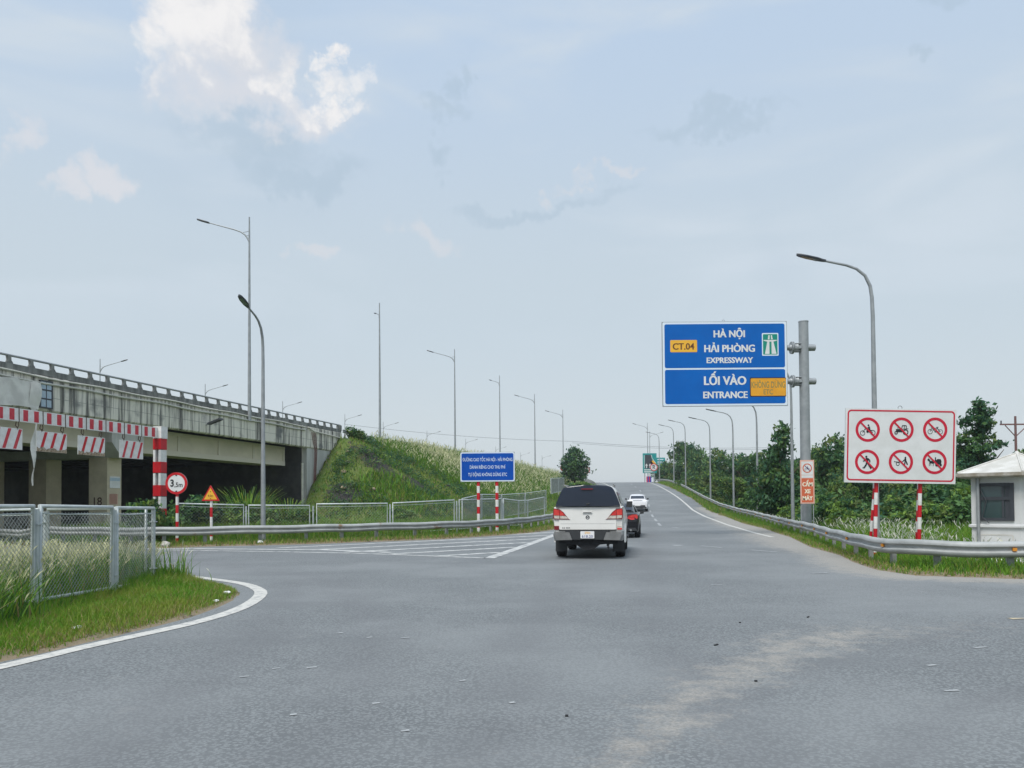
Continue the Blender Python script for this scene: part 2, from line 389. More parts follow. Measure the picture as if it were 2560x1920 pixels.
HE = [(-14.0, 62.5), (-12.1, 70.4), (-7.1, 94.9), (-1.8, 111.5), (3.75, 129.5), (9.8, 148), (15.2, 168), (23, 195), (42, 255), (66, 330)]
HW = HE + [(30, 345), (4, 266), (-14, 205), (-21, 178), (-27, 157), (-33, 138), (-38, 121), (-42.5, 104), (-47, 79), (-48.8, 71.4)]
def sdist(poly, X, Y):
    p = np.array(poly, float); q = np.roll(p, -1, 0); best = np.full(X.shape, 1e9); ins = np.zeros(X.shape, bool)
    for (ax, ay), (bx, by) in zip(p, q):
        ex, ey = bx - ax, by - ay; t = np.clip(((X - ax) * ex + (Y - ay) * ey) / (ex * ex + ey * ey), 0, 1)
        best = np.minimum(best, (X - ax - t * ex) ** 2 + (Y - ay - t * ey) ** 2)
        c = ((ay > Y) != (by > Y))
        with np.errstate(divide='ignore', invalid='ignore'):
            ins ^= c & (X < (bx - ax) * (Y - ay) / (by - ay + 1e-12) + ax)
    d = np.sqrt(best); return np.where(ins, d, -d)
DB = np.array((.2477, .9688)); NR = np.array((.9688, -.2477)); B0 = np.array((-13.92, 62.9))   # line of the bridge face
def wob(X, Y, f=1.0):
    return (np.sin(X * 1.3 * f + 2 * np.sin(Y * .7 * f)) + np.sin(Y * 1.7 * f + 1.3 * np.sin(X * 1.1 * f)) + np.sin((X + Y) * .9 * f + 1.0)) / 3
def zplat(Y): return np.interp(Y, [55, 70, 95, 112, 130, 148, 170, 330], [6.85, 6.9, 7.45, 7.3, 7.0, 6.55, 6.4, 6.4])
def hdist(X, Y):
    """how far outside the highway platform a point is, for its side slope"""
    d = -sdist(HW, X, Y)
    t = (X - B0[0]) * DB[0] + (Y - B0[1]) * DB[1]; n = (X - B0[0]) * NR[0] + (Y - B0[1]) * NR[1]
    front = t < 0
    d = np.where(front & (n > -.2), np.sqrt(np.maximum(n, 0) ** 2 + (1.45 * t) ** 2), d)
    return np.where(front & (n <= -.2), 99, d)
def ground_z(X, Y):
    X = np.asarray(X, float); Y = np.asarray(Y, float)
    s = sdist(ASPH, X, Y); zroad = zr(Y)
    base = -.04 + .04 * wob(X, Y, .35) - .14 * smooth(X, 9.5, 12) * smooth(Y, 12, 16)
    d = -s
    side = zroad + np.clip(d * .3, -.12, .05) - np.maximum(d - 1.5, 0) * .5
    side = np.where(d < 0, zroad - np.clip(s * .35, 0, .14), np.where((d < 1.6), side, np.maximum(side, base)))
    hd = hdist(X, Y)
    hill = zplat(Y) - .62 * np.maximum(hd - .9, 0) + .10 * wob(X, Y, 1.1) * smooth(hd, .5, 3)
    return np.where(s > -.35, side, np.maximum(side, hill))

def axis(segs):
    o = []
    for a, b, st in segs: o += list(np.arange(a, b, st))
    o.append(segs[-1][1]); return np.array(o)
xs = axis([(-4000, -400, 600), (-400, -80, 40), (-80, -26, 2.0), (-26, -15, .6), (-15, 14, .3), (14, 34, .7), (34, 90, 4), (90, 400, 40), (400, 4000, 600)])
ys = axis([(-600, -60, 90), (-60, 0, 10), (0, 5, 1), (5, 42, .3), (42, 80, .7), (80, 180, 1.6), (180, 350, 10), (350, 4000, 365)])
GX, GY = np.meshgrid(xs, ys); GZ = ground_z(GX, GY)
def grid_faces(ny, nx):
    i = np.arange(ny - 1)[:, None] * nx + np.arange(nx - 1)[None]
    return np.stack([i, i + 1, i + 1 + nx, i + nx], -1).reshape(-1, 4)
soil = np.zeros(GX.shape)
for cx, cy, ra, rb, an in ((-10.6, 60.6, 3.1, 1.05, -35), (-7.4, 60.4, 1.7, 1.1, -20), (-12.2, 57.0, 2.1, 1.0, 5), (-9.0, 62.6, 1.6, .5, -30)):
    u = (GX - cx) * math.cos(R(an)) + (GY - cy) * math.sin(R(an)); v = -(GX - cx) * math.sin(R(an)) + (GY - cy) * math.cos(R(an))
    soil = np.maximum(soil, 1.2 - (u / ra) ** 2 - (v / rb) ** 2)
sA = sdist(ASPH, GX, GY); edge = np.clip(1.3 + sA / .9, 0, 1) * (sA < .3)
ground = np_mesh('ground', np.stack([GX, GY, GZ], -1).reshape(-1, 3), [(grid_faces(*GX.shape), 0)], [],
                 attrs={'soil': soil.ravel(), 'edge': edge.ravel()})
setp(ground, kind='structure'); ground.data.shade_smooth()
def attr_material(name, builder):
    m = bpy.data.materials.new(name); m.use_nodes = True; t = m.node_tree; b = t.nodes['Principled BSDF']
    b.inputs['Roughness'].default_value = .9; b.inputs['Specular IOR Level'].default_value = .2
    tcn = t.nodes.new('ShaderNodeTexCoord')
    def noise(sc, de=5, ro=.6, st=None):
        n = t.nodes.new('ShaderNodeTexNoise'); v = tcn.outputs['Object']
        if st:
            mp_ = t.nodes.new('ShaderNodeMapping'); t.links.new(v, mp_.inputs[0]); mp_.inputs['Scale'].default_value = st; v = mp_.outputs[0]
        t.links.new(v, n.inputs['Vector']); n.inputs['Scale'].default_value = sc; n.inputs['Detail'].default_value = de
        n.inputs['Roughness'].default_value = ro; return n.outputs[0]
    def attr(k):
        a = t.nodes.new('ShaderNodeAttribute'); a.attribute_name = k; return a.outputs['Fac']
    def math_(op, a, bb):
        n = t.nodes.new('ShaderNodeMath'); n.operation = op
        for i, q in enumerate((a, bb)):
            if isinstance(q, (int, float)): n.inputs[i].default_value = q
            else: t.links.new(q, n.inputs[i])
        return n.outputs[0]
    def ss(x, lo, hi):
        n = t.nodes.new('ShaderNodeMapRange'); n.interpolation_type = 'SMOOTHSTEP'; t.links.new(x, n.inputs[0])
        n.inputs[1].default_value = lo; n.inputs[2].default_value = hi; return n.outputs[0]
    def mix(f, a, bb):
        n = t.nodes.new('ShaderNodeMix'); n.data_type = 'RGBA'
        if isinstance(f, (int, float)): n.inputs[0].default_value = f
        else: t.links.new(f, n.inputs[0])
        for i, q in ((6, a), (7, bb)):
            if isinstance(q, tuple): n.inputs[i].default_value = (*q, 1)
            else: t.links.new(q, n.inputs[i])
        return n.outputs[2]
    def bump(h, s, dist=.02):
        bp = t.nodes.new('ShaderNodeBump'); bp.inputs['Strength'].default_value = s; bp.inputs['Distance'].default_value = dist
        t.links.new(h, bp.inputs['Height']); t.links.new(bp.outputs[0], b.inputs['Normal'])
    t.links.new(builder(noise, attr, math_, ss, mix, bump, t, b), b.inputs['Base Color'])
    return m
def _ground(noise, attr, ma, ss, mix, bump, t, b):
    c = mix(ss(noise(.9), .35, .65), (.070, .130, .026), (.115, .150, .040))
    c = mix(ss(noise(.33, 4), .5, .7), c, (.115, .10, .045))
    c = mix(ss(ma('ADD', attr('edge'), ma('MULTIPLY', ma('SUBTRACT', noise(2.2), .5), 1.2)), .45, .95), c, (.21, .17, .115))
    c = mix(ss(ma('ADD', attr('soil'), ma('MULTIPLY', ma('SUBTRACT', noise(1.9, 6, .7), .5), 4.0)), .15, .8), c, mix(ss(noise(7), .35, .65), (.018, .018, .021), (.06, .058, .055)))
    bump(noise(6, 5), .8, .06)
    return c
ground.data.materials.append(attr_material('grassy_earth', _ground))

# roads -------------------------------------------------------------
xr = axis([(-70, -16, 3), (-16, -5, .5), (-5, 9, .16), (9, 16, .35), (16, 34, .8), (34, 71, 4)])
yr = axis([(-26, 3, 3), (3, 15, .16), (15, 42, .4), (42, 80, 1.0), (80, 176, 1.6)])
RX, RY = np.meshgrid(xr, yr); sR = sdist(ASPH, RX, RY)
RZ = zr(RY) - np.clip((-sR - .25) * .8, 0, .6)
dust = np.zeros(RX.shape)
pc = np.array([(.4, 4.0), (.96, 4.97), (1.68, 6.2), (2.8, 7.6), (3.65, 8.2), (5.2, 8.7)])
for (ax, ay), (bx, by), w0 in zip(pc[:-1], pc[1:], (.30, .45, .60, .75, .8)):
    ex, ey = bx - ax, by - ay; t = np.clip(((RX - ax) * ex + (RY - ay) * ey) / (ex * ex + ey * ey), 0, 1)
    dist = np.hypot(RX - ax - t * ex, RY - ay - t * ey) + .12 * wob(RX, RY, 3.1) + .08 * wob(RX, RY, 7.3); dust = np.maximum(dust, np.clip(1.15 - dist / w0, 0, 1) * (1 - .5 * smooth(RX, 3.2, 5)))
shoulder = 1.7 * np.clip(1.25 - sR / (1.2 + 1.0 * smooth(RY, 20, 30) - 1.0 * smooth(RY, 48, 58)), 0, 1) * (RX > 5) * (RY > 12) * (RY < 75)
dust = np.maximum(dust, shoulder)
dust = np.maximum(dust, .75 * np.clip(1.1 - sR / .5, 0, 1) * (RX < 4) * (RY > 20) * (RY < 60))
track = np.zeros(RX.shape)
for path, w0 in (([(-.4, -5), (-.3, 3), (.2, 9), (1.1, 15), (2.0, 20), (4.6, 33), (7.0, 48), (10.2, 66), (14.3, 91), (17.2, 110), (20.5, 140)], .36),
                 ([(1.1, -5), (1.2, 3), (1.7, 9), (2.6, 15), (3.5, 20), (6.0, 33), (8.4, 48), (11.6, 66), (15.7, 91), (18.6, 110), (22, 140)], .36),
                 ([(-1.0, 3), (-1.6, 9), (-3.4, 14.5), (-7.2, 18.5), (-13, 21), (-30, 26)], .4), ([(-2.2, 3), (-2.7, 8), (-4.4, 15.8), (-8, 20), (-13, 22.5), (-30, 27.6)], .4),
                 ([(.6, 2.5), (3.0, 5.2), (6, 7.2), (12, 9.0), (30, 10.5)], .16), ([(.2, 3.8), (2.6, 6.6), (5.5, 8.9), (12, 11), (30, 12)], .12), ([(1.2, 2.2), (4.0, 4.4), (8, 6.0), (30, 8)], .14)):
    for (ax, ay), (bx, by) in zip(path[:-1], path[1:]):
        ex, ey = bx - ax, by - ay; t = np.clip(((RX - ax) * ex + (RY - ay) * ey) / (ex * ex + ey * ey), 0, 1)
        track = np.maximum(track, np.exp(-(np.hypot(RX - ax - t * ex, RY - ay - t * ey) / w0) ** 2))
keep = np.ones((len(yr) - 1, len(xr) - 1), bool)
mx_ = np.maximum.reduce([sR[:-1, :-1], sR[1:, :-1], sR[:-1, 1:], sR[1:, 1:]])
ff = grid_faces(*RX.shape)[(mx_ > -1.0).ravel()]
road = np_mesh('road', np.stack([RX, RY, RZ], -1).reshape(-1, 3), [(ff, 0)], [], attrs={'dust': dust.ravel(), 'track': track.ravel()})
setp(road, kind='structure'); road.data.shade_smooth()
def _asph(noise, attr, ma, ss, mix, bump, t, b):
    b.inputs['Roughness'].default_value = .78; b.inputs['Specular IOR Level'].default_value = .35
    fine = noise(55, 5, .75); c = mix(ss(fine, .30, .70), (.126, .138, .142), (.240, .256, .261))
    v = t.nodes.new('ShaderNodeTexVoronoi'); v.inputs['Scale'].default_value = 38
    tcn = [n for n in t.nodes if n.type == 'TEX_COORD'][0]; t.links.new(tcn.outputs['Object'], v.inputs['Vector'])
    c = mix(ma('MULTIPLY', ss(v.outputs['Distance'], .40, .60), .55), c, (.068, .073, .078))
    c = mix(ma('MULTIPLY', ss(noise(.22, 4), .40, .62), .55), c, (.214, .227, .231))
    c = mix(ma('MULTIPLY', ss(noise(.6, 5, .6, (.35, 1.4, 1)), .50, .70), .45), c, (.130, .139, .145))
    c = mix(ma('MULTIPLY', ss(noise(1.6, 6), .62, .74), .35), c, (.26, .262, .255))
    c = mix(ma('MULTIPLY', ma('MULTIPLY', attr('track'), ss(noise(.8, 5), .25, .6)), .42), c, (.125, .130, .137))
    dm = ss(ma('ADD', attr('dust'), ma('MULTIPLY', ma('SUBTRACT', noise(3.6, 9, .8), .5), 4.2)), .35, 1.5)
    c = mix(ma('MULTIPLY', dm, .62), c, mix(ss(noise(45, 3), .35, .65), (.26, .24, .21), (.40, .37, .325)))
    bump(fine, .35, .006)
    return c
road.data.materials.append(attr_material('asphalt', _asph))

def resample(p, st):
    p = [Vector((*q, 0)) if len(q) == 2 else Vector(q) for q in p]; o = [p[0]]
    for a, b in zip(p[:-1], p[1:]):
        n = max(1, int(math.ceil((b - a).length / st)))
        o += [a.lerp(b, (i + 1) / n) for i in range(n)]
    return o
def smoothpath(p, it=2):
    p = [Vector((*q, 0)) for q in p]
    for _ in range(it):
        o = [p[0]]
        for a, b in zip(p[:-1], p[1:]): o += [a.lerp(b, .25), a.lerp(b, .75)]
        o.append(p[-1]); p = o
    return [(q.x, q.y) for q in p]
def stripe(name, pts, wd, m, dz=.006, cuts=None):
    pts = resample(pts, .8); v = []; f = []
    for i, p in enumerate(pts):
        t = (pts[min(i + 1, len(pts) - 1)] - pts[max(i - 1, 0)]).normalized(); n = Vector((-t.y, t.x, 0)) * wd / 2
        for q in (p + n, p - n): v.append((q.x, q.y, float(zr(q.y)) + dz))
    for i in range(len(pts) - 1): f.append((2 * i, 2 * i + 1, 2 * i + 3, 2 * i + 2))
    b = MB(); b.add(v, f); return b.build(name, m, road)
WR = [(33, 228), (28.4, 170), (27.2, 156), (25.85, 145), (22.65, 113), (20.05, 91.5), (15.74, 65.8), (14.31, 56.65), (12.31, 43.5), (11.11, 35.7), (10.45, 30.9)]
stripe('edge_line', smoothpath(WR[1:]), .2, M['line'])
stripe('edge_line', smoothpath([(18.2, 172), (17.2, 146), (15.9, 125), (14.75, 109.6), (12.4, 91), (9.2, 71), (6.2, 54), (4.2, 44), (2.75, 39)]), .2, M['line'])
stripe('island_line', smoothpath([(-6.0, 2.6), (-5.2, 4.4), (-4.75, 6.0), (-4.53, 6.8), (-4.43, 7.2), (-4.33, 7.68), (-4.19, 8.16), (-4.02, 8.69), (-3.85, 9.3),
       (-3.75, 10.07), (-3.76, 10.84), (-3.89, 11.75), (-4.09, 12.55), (-4.36, 13.15), (-4.76, 13.82), (-5.17, 14.31), (-5.75, 14.85), (-6.36, 15.44),
       (-7.4, 16.2), (-9.5, 17.2), (-14, 18.7)], 1), .2, M['line'])
stripe('hatch_border', [(-14.5, 26.2), (-11.74, 25.3), (-7.16, 23.75), (-4.48, 22.65), (-2.43, 21.35), (-.72, 20.25)], .2, M['hatch'])
stripe('hatch_border', [(-.62, 20.2), (.25, 25.1), (1.5, 32.2), (2.6, 38.8)], .3, M['hatch'])
for s_ in (22.6, 25.3, 28.1, 31.0, 34.0, 37.0):
    x0 = -.62 + (s_ - 20.2) * .175 - .2; t = 0
    while True:
        x, y = x0 - .76 * t, s_ - .65 * t
        if y < 20.25 - .625 * (x + .72) * (1 if x > -4.5 else 1) - max(0, -(x + 4.5)) * -.25 + .3 or t > 13: break
        t += .1
    stripe('hatch_stripe', [(x0, s_), (x, y)], .36, M['hatch'], .0055)
stripe('hatch_stripe', [(-13.5, 26.2), (-10.5, 25.75), (-6.0, 24.6), (-3.6, 23.0)], .35, M['hatch'], .0052)
for a, b in ((44, 47.5), (50, 54), (57, 61.5), (66, 70), (76, 80), (86, 90), (97, 101), (108, 112), (120, 124), (132, 136)):
    xa = np.interp([a, b], [q[1] for q in WR[::-1]], [q[0] for q in WR[::-1]]) - 3.9
    stripe('lane_dash', [(xa[0], a), (xa[1], b)], .16, M['faint'])
for x, y, x2, y2, wd in ((7.5, 21.9, 7.1, 22.9, .16), (6.6, 24.2, 6.2, 25.3, .14), (5.35, 25.6, 5.65, 25.65, .45), (8.6, 41, 8.9, 41.1, .6), (5.9, 15.2, 6.25, 15.25, .12), (3.4, 13.2, 3.6, 13.22, .06)):
    stripe('worn_mark', [(x, y), (x2, y2)], wd, M['faint'])
stripe('worn_mark', [(5.9, 9.15), (7.2, 9.35)], .09, mat('faint_yellow_paint', (.50, .42, .27), (.25, .24, .22), 6, rough=.8))

SCUFFS = [(-2.25, 6.34, -2.18, 6.37), (-1.55, 8.17, -1.5, 8.22), (-1.0, 5.46, -0.95, 5.48), (-0.7, 4.79, -0.65, 4.81), (-0.43, 6.14, -0.38, 6.17), (-1.93, 8.47, -1.88, 8.52), (-0.03, 5.45, 0.01, 5.47), (-1.5, 5.18, -1.46, 5.2), (-1.18, 8.13, -1.1, 8.18), (-1.79, 6.68, -1.71, 6.71), (-2.08, 6.65, -2.02, 6.68), (3.18, 5.7, 3.3, 5.72), (4.4, 7.36, 4.54, 7.4), (3.53, 6.58, 3.62, 6.61), (1.88, 12.24, 2.05, 12.34)]
for a0, b0, a1, b1 in SCUFFS: stripe('scuff_mark', [(a0, b0), (a1, b1)], .02 + .003 * b0, M['faint'], .0045)
# highway surface on the embankment ---------------------------------
hp = resample([(*q, 0) for q in HE], 6); v = []; f = []
for i, p in enumerate(hp):
    t = (hp[min(i + 1, len(hp) - 1)] - hp[max(i - 1, 0)]).normalized(); n = Vector((-t.y, t.x, 0))
    for k in (1.0, 32.0):
        q = p + n * k; v.append((q.x, q.y, float(zplat(p.y)) + .14))
for i in range(len(hp) - 1): f.append((2 * i, 2 * i + 2, 2 * i + 3, 2 * i + 1))
hw = MB().add(v, f).build('highway', bpy.data.materials['asphalt']); setp(hw, kind='structure')

# ------------------------------------------------------------------ overpass
def bp(s, n, z): q = B0 + DB * s + NR * n; return (q[0], q[1], z)
BR = empty('overpass', (B0[0], B0[1], 0), 'long grey concrete overpass with stained fascia and post-and-rail parapet', 'bridge', rz=-math.atan2(DB[0], DB[1]))
# local frame: +y along the bridge away from the viewer, +x out of the face, z up
S0 = -66.0
b = MB(); b.box((-17.2, S0 / 2 - .3, 6.75), (33.4, -S0 + .6, .9)); b.build('deck_slab', M['deckshade'], BR)
# fascia panels (each a casting of its own, joints open)
pl = 5.4; k = 0; y = 0.0
def fasc(y0, y1):
    b = MB(); g = .012
    prof = [(0, 5.87), (.0, 7.36), (-.10, 7.42), (-.40, 7.42), (-.40, 5.80), (-.06, 5.80)]
    b.loft([[(px, yy, pz) for px, pz in prof] for yy in (y1 - g, y0 + g)])
    return b
while y > S0:
    y1 = max(S0, y - (5.4 if k else 4.6)); o = fasc(y1, y).build('fascia_panel', M['conc'], BR); y = y1; k += 1
b = MB(); b.box((.0, S0 / 2, 6.44), (.006, -S0, .016)); b.build('fascia_groove', M['concd'], BR)
b = MB(); b.loft([[(-.05, yy, 7.42), (-.05, yy, 7.68), (-.40, yy, 7.68), (-.40, yy, 7.42)] for yy in (S0, 0)]); b.build('parapet_wall', M['concd'], BR)
pm = MB(); pr = [(-.13, .0), (-.12, .06), (-.07, .14), (-.07, .22), (-.10, .34), (.07, .34), (.07, .24), (.08, .14), (.15, .06), (.17, .0)]
pm.loft([[(x_, a, c) for a, c in pr] for x_ in (-.26, -.12)]); pm.box((-.085, .0, -.14), (.06, .24, .28))
pmm = pm.mesh('parapet_post', [M['concd']]); 
yy = -.35
while yy > S0: link('parapet_post', pmm, BR, (0, yy, 7.68)); yy -= 1.128
b = MB(); b.tube([(-.19, S0, 8.045), (-.19, .05, 8.045)], .055, 8); b.build('handrail', M['galv'], BR, 50)
b = MB(); b.box((-.21, -.1, 7.80), (.34, .3, .42)); b.build('parapet_end_block', M['concd'], BR)
for z0, r_, ph in ((7.33, .05, 0), (7.07, .055, 1.3)):
    pts = [(.06 + .01 * math.sin(q), q, z0 + .028 * math.sin(q * 1.15 + ph) + .015 * math.sin(q * .5)) for q in np.arange(S0, -5.6, .8)]
    b = MB(); b.tube(pts, r_, 6); b.build('conduit', M['pipe'], BR, 50)
b = MB(); b.tube([(.07, -5.6, 7.33), (.08, -5.2, 7.2), (.10, -4.8, 7.1), (.1, -.6, 6.95), (.1, .2, 6.5)], .05, 6); b.build('conduit', M['pipe'], BR, 50)
# box girders with recessed panels
def girder(y0, y1):
    b = MB(); b.box((-2.3, (y0 + y1) / 2, 5.12), (1.9, y1 - y0, 1.36), 0)
    b.box((-1.33, (y0 + y1) / 2, 4.56), (.10, y1 - y0 - .01, .30), 1); b.box((-1.33, (y0 + y1) / 2, 5.72), (.10, y1 - y0 - .01, .16), 1)
    o = b.build('girder', [M['beige'], M['beiged']], BR)
    n = max(2, round((y1 - y0) / 3.7))
    rb = MB().box((0, 0, 0), (.085, .20, .926)).mesh('girder_rib', [M['beiged']])
    for i in range(n + 1):
        link('girder_rib', rb, o, (-1.335, y0 + .11 + (y1 - y0 - .22) * i / n, 5.175))
PIERS = (-23.3, -46.0)
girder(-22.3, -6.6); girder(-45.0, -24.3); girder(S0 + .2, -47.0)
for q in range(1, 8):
    b = MB(); b.box((-2.3 - 4.0 * q, S0 / 2 - 3.4, 5.12), (1.9, -S0 - 7, 1.36)); b.build('inner_girder', M['deckshade'], BR)
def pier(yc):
    b = MB()
    for sgn in (0,):
        b.loft([[(x_, yc - a, zt) for a, zt in ((-1.15, 5.78), (-1.15, 4.78), (-.45, 4.02), (.45, 4.02), (1.15, 4.78), (1.15, 5.78))] for x_ in (-.55, -32)])
    o = b.build('pier_cap', M['pale'], BR)
    cm = MB().box((0, 0, 2.0), (1.15, 1.0, 4.06)).mesh('pier_column', [M['pier']])
    cs = MB().box((0, 0, 2.0), (1.15, 1.0, 4.06)).mesh('inner_pier_column', [M['pier']])
    link('pier_column', cm, BR, (-2.0, yc, 0))
    for q in range(1, 8): link('pier_column', cs, BR, (-2.0 - 3.9 * q, yc, 0))
for yc in PIERS: pier(yc)
# abutment and wing wall
b = MB(); b.box((-17.0, -4.9, 2.8), (33, 1.4, 6.6)); b.build('abutment', mat('shaded_concrete', (.09, .09, .088), (.05, .05, .05), .8, 5, .9), BR)  # abutment colour darkened to carry the underpass shade
b = MB(); b.box((-.33, -4.9, 2.72), (.5, 1.3, 6.16)); b.build('abutment_column', M['pale'], BR)
b = MB(); b.loft([[(x_, -4.05, 5.79), (x_, .35, 5.79), (x_, .2, 4.0), (x_, -1.5, 1.6), (x_, -4.05, -.2)] for x_ in (-.09, -.5)]); b.build('wing_wall', M['pale'], BR)
b = MB(); b.tube([(.0, -6.35, 4.6), (.0, -6.35, 1.2)], .09, 8); b.tube([(.0, -6.35, 1.25), (.05, -6.3, -.1)], .10, 8); b.build('drain_pipe', M['pipe'], BR, 50)
b = MB()
for q in range(4):
    xo = .03; b.tube([(xo, -5.0 + .2 * q, 7.0), (xo + .03, -4.6 + .12 * q, 5.6), (xo + .02, -4.75 + .1 * q, 3.4), (xo + .05, -4.4 + .3 * q, 1.6 + .4 * q)], .022, 5)
b.build('loose_cable', mat('rusty_cable', (.16, .06, .05), rough=.8), BR)
# painted number and poster on the first pier column
b = MB()
b.box((-1.0, -23.83, 1.85), (.5, .02, .55), 0); b.build('number_board', M['peach'], BR)
b = MB()
yc = -23.3
text(b, '18', -2.0, 1.75, .52, .42, yc - .506, 0); b.build('painted_number', mat('painted_number', (.10, .055, .05), rough=.8), BR)
# poster
ps = MB(); ps.box((-1.405, yc + .02, 2.75), (.02, .72, .62), 0); ps.box((-1.399, yc + .02, 2.9), (.02, .70, .16), 1)
ps.build('poster', [M['white'], M['pane']], BR)
fl = empty('floodlight', bp(-17.6, .12, 6.55), 'dark flat floodlight on a bracket on the overpass fascia', 'floodlight', rz=BR.rotation_euler.z)
b = MB(); b.box((.5, 0, -.05), (.9, .35, .10), mtx=Matrix.Rotation(R(-18), 4, 'Y')); b.build('lamp_head', M['lamp'], fl)
b = MB(); b.tube([(-.12, 0, -.25), (.2, 0, -.1)], .03, 6); b.build('bracket', M['galv'], fl)
# cloth and framed panel hung on the fascia at the left
tp = empty('hanging_cloth', bp(-31.0, .08, 7.0), 'dirty white cloth banner hung on the overpass fascia at the left', 'banner', rz=BR.rotation_euler.z)
b = MB(); nx, nz = 14, 6
g = [[(.04 + .03 * math.sin(i * 1.9 + j), -4.5 + 6.0 * i / nx * .985, .02 - 1.2 * j / nz - .05 * math.sin(i * .9)) for i in range(nx + 1)] for j in range(nz + 1)]
b.add([p for r_ in g for p in r_], [(j * (nx + 1) + i, j * (nx + 1) + i + 1, (j + 1) * (nx + 1) + i + 1, (j + 1) * (nx + 1) + i) for j in range(nz) for i in range(nx)])
b.build('cloth', M['cloth'], tp, 60)
b = MB(); zs = np.linspace(0.0, -4.6, 18); v = []
for i, z in enumerate(zs):
    w0 = .22 + .10 * math.sin(i * .7) - .012 * i + .1 * (i < 5); xo = .05 + .05 * math.sin(i * 1.1)
    yo = 1.35 - .05 * i * .25
    v += [(xo, yo - w0, z), (xo + .05, yo, z), (xo, yo + w0 * .6, z)]
b.add(v, [q for i in range(17) for q in ((3 * i, 3 * i + 3, 3 * i + 4, 3 * i + 1), (3 * i + 1, 3 * i + 4, 3 * i + 5, 3 * i + 2))])
b.build('torn_strip', M['cloth'], tp, 60)
fw = empty('framed_panel', bp(-29.1, .05, 6.55), 'small dark framed panel of pale blue panes fixed to the overpass fascia', 'panel', rz=BR.rotation_euler.z)
b = MB()
for yy in (-.32, .32): b.box((0, yy, 0), (.06, .07, 1.25))
b.box((0, 0, 0), (.05, .04, 1.2))
for z in (-.6, -.2, .2, .6): b.box((0, 0, z), (.055, .66, .06))
b.build('frame', M['dframe'], fw)
pmn = MB().box((0, 0, 0), (.03, .27, .33)).mesh('pane', [M['pane']])
for yy in (-.155, .155):
    for z in (-.4, 0, .4): link('pane', pmn, fw, (0, yy, z))

# ------------------------------------------------------------------ height gantry with hanging boards
gd = Vector((1.70, 6.80, 0)).normalized(); gz = -math.atan2(gd.x, gd.y)
GO = Vector((-13.45, 29.4, 0)); GL = 15.5
gt = empty('height_gantry', GO, 'red and white striped height limit gantry across the slip road', 'gantry', rz=gz)
b = MB(); b.box((-.05, -GL / 2, 4.24), (.16, GL, .30)); b.build('beam', M['galv'], gt)
nb = 16; pw = .85
spn = MB().box((0, 0, 0), (.006, .17, .34)).mesh('red_stripe', [M['pinkred']])
for i in range(nb):
    y1 = -.24 - i * (pw + .022); y0 = y1 - pw
    o = MB().box((.04, (y0 + y1) / 2, 4.24), (.025, pw, .40)).build('beam_panel', M['pwhite'], gt)
    for q in (.26, .72): link('red_stripe', spn, o, (.0545, y0 + pw * q, 4.24))
    e = MB(); e.tube([(.055, y0 - .01, 4.02), (.06, y0 - .02, 4.46)], .016, 5); e.build('strap', M['rustc'], o)
b = MB(); b.box((.02, -.05, 4.26), (.36, .36, .46)); b.build('corner_box', M['pwhite'], gt)
b = MB(); b.tube([(-.02, -.05, 0), (-.02, -.05, 4.1)], .07, 10); b.build('post_core', M['galv'], gt, 50)
# post boards (outer frame of alternating blocks, open on white levels)
for i in range(9):
    z0 = .05 + i * .445
    if i % 2 == 0:
        MB().box((0, -.05, z0 + .21), (.345, .345, .415)).build('red_block', M['red'], gt)
    else:
        b = MB()
        for sx in (-1, 1): b.box((sx * .118, -.05, z0 + .2), (.10, .335, .45))
        b.build('white_block', M['pwhite'], gt)
GATE = [(1.62, 'undamaged, nearest the striped post', 0), (3.49, 'with ragged rust along its whole bottom, nearer the post', 1), (5.13, 'with scraped rusty bottom, left of the ragged one', 1),
        (6.81, 'beside the torn cloth strip, cut by the left edge', 0)]
for i, (yy, tx, dmg) in enumerate(GATE):
    o = empty('warning_board', GO + gd * -yy + Vector((0, 0, 3.50)), 'slant-striped board ' + tx, 'warning board', rz=gz, group='boards hung under the height gantry')
    hw_ = .585; b = MB(); b.box((.05, 0, 0), (.03, 2 * hw_, .64)); b.build('board', M['pwhite'], o)
    for q in (-.33, .04, .41):
        s2 = MB(); yl = q - .02
        s2.add([(.068, yl - .13, -.30), (.068, yl - .02, -.30), (.068, yl + .18, .30), (.068, yl + .07, .30)], [(0, 1, 2, 3)]); s2.build('red_stripe', M['red'] if dmg else M['pinkred'], o)
    if dmg:
        s2 = MB(); pts = [(-.58, -.32)] + [(-.58 + .0892 * j, -.32 + .05 + .10 * rng.random()) for j in range(14)] + [(.58, -.32)]
        s2.add([(.0715, p, z) for p, z in pts], [tuple(range(len(pts)))]); s2.build('rusty_edge', M['rust'], o)
    for q in (-.4, .4):
        s2 = MB(); s2.tube([(.05, q, .28), (.06, q + .03, .34), (.05, q - .05, .40), (.05, q - .02, .52)], .018, 5); s2.tube([(.05, q, .3), (.05, q + .07, .42), (.05, q + .05, .52)], .014, 5)
        s2.build('chain', M['rustc'], o)

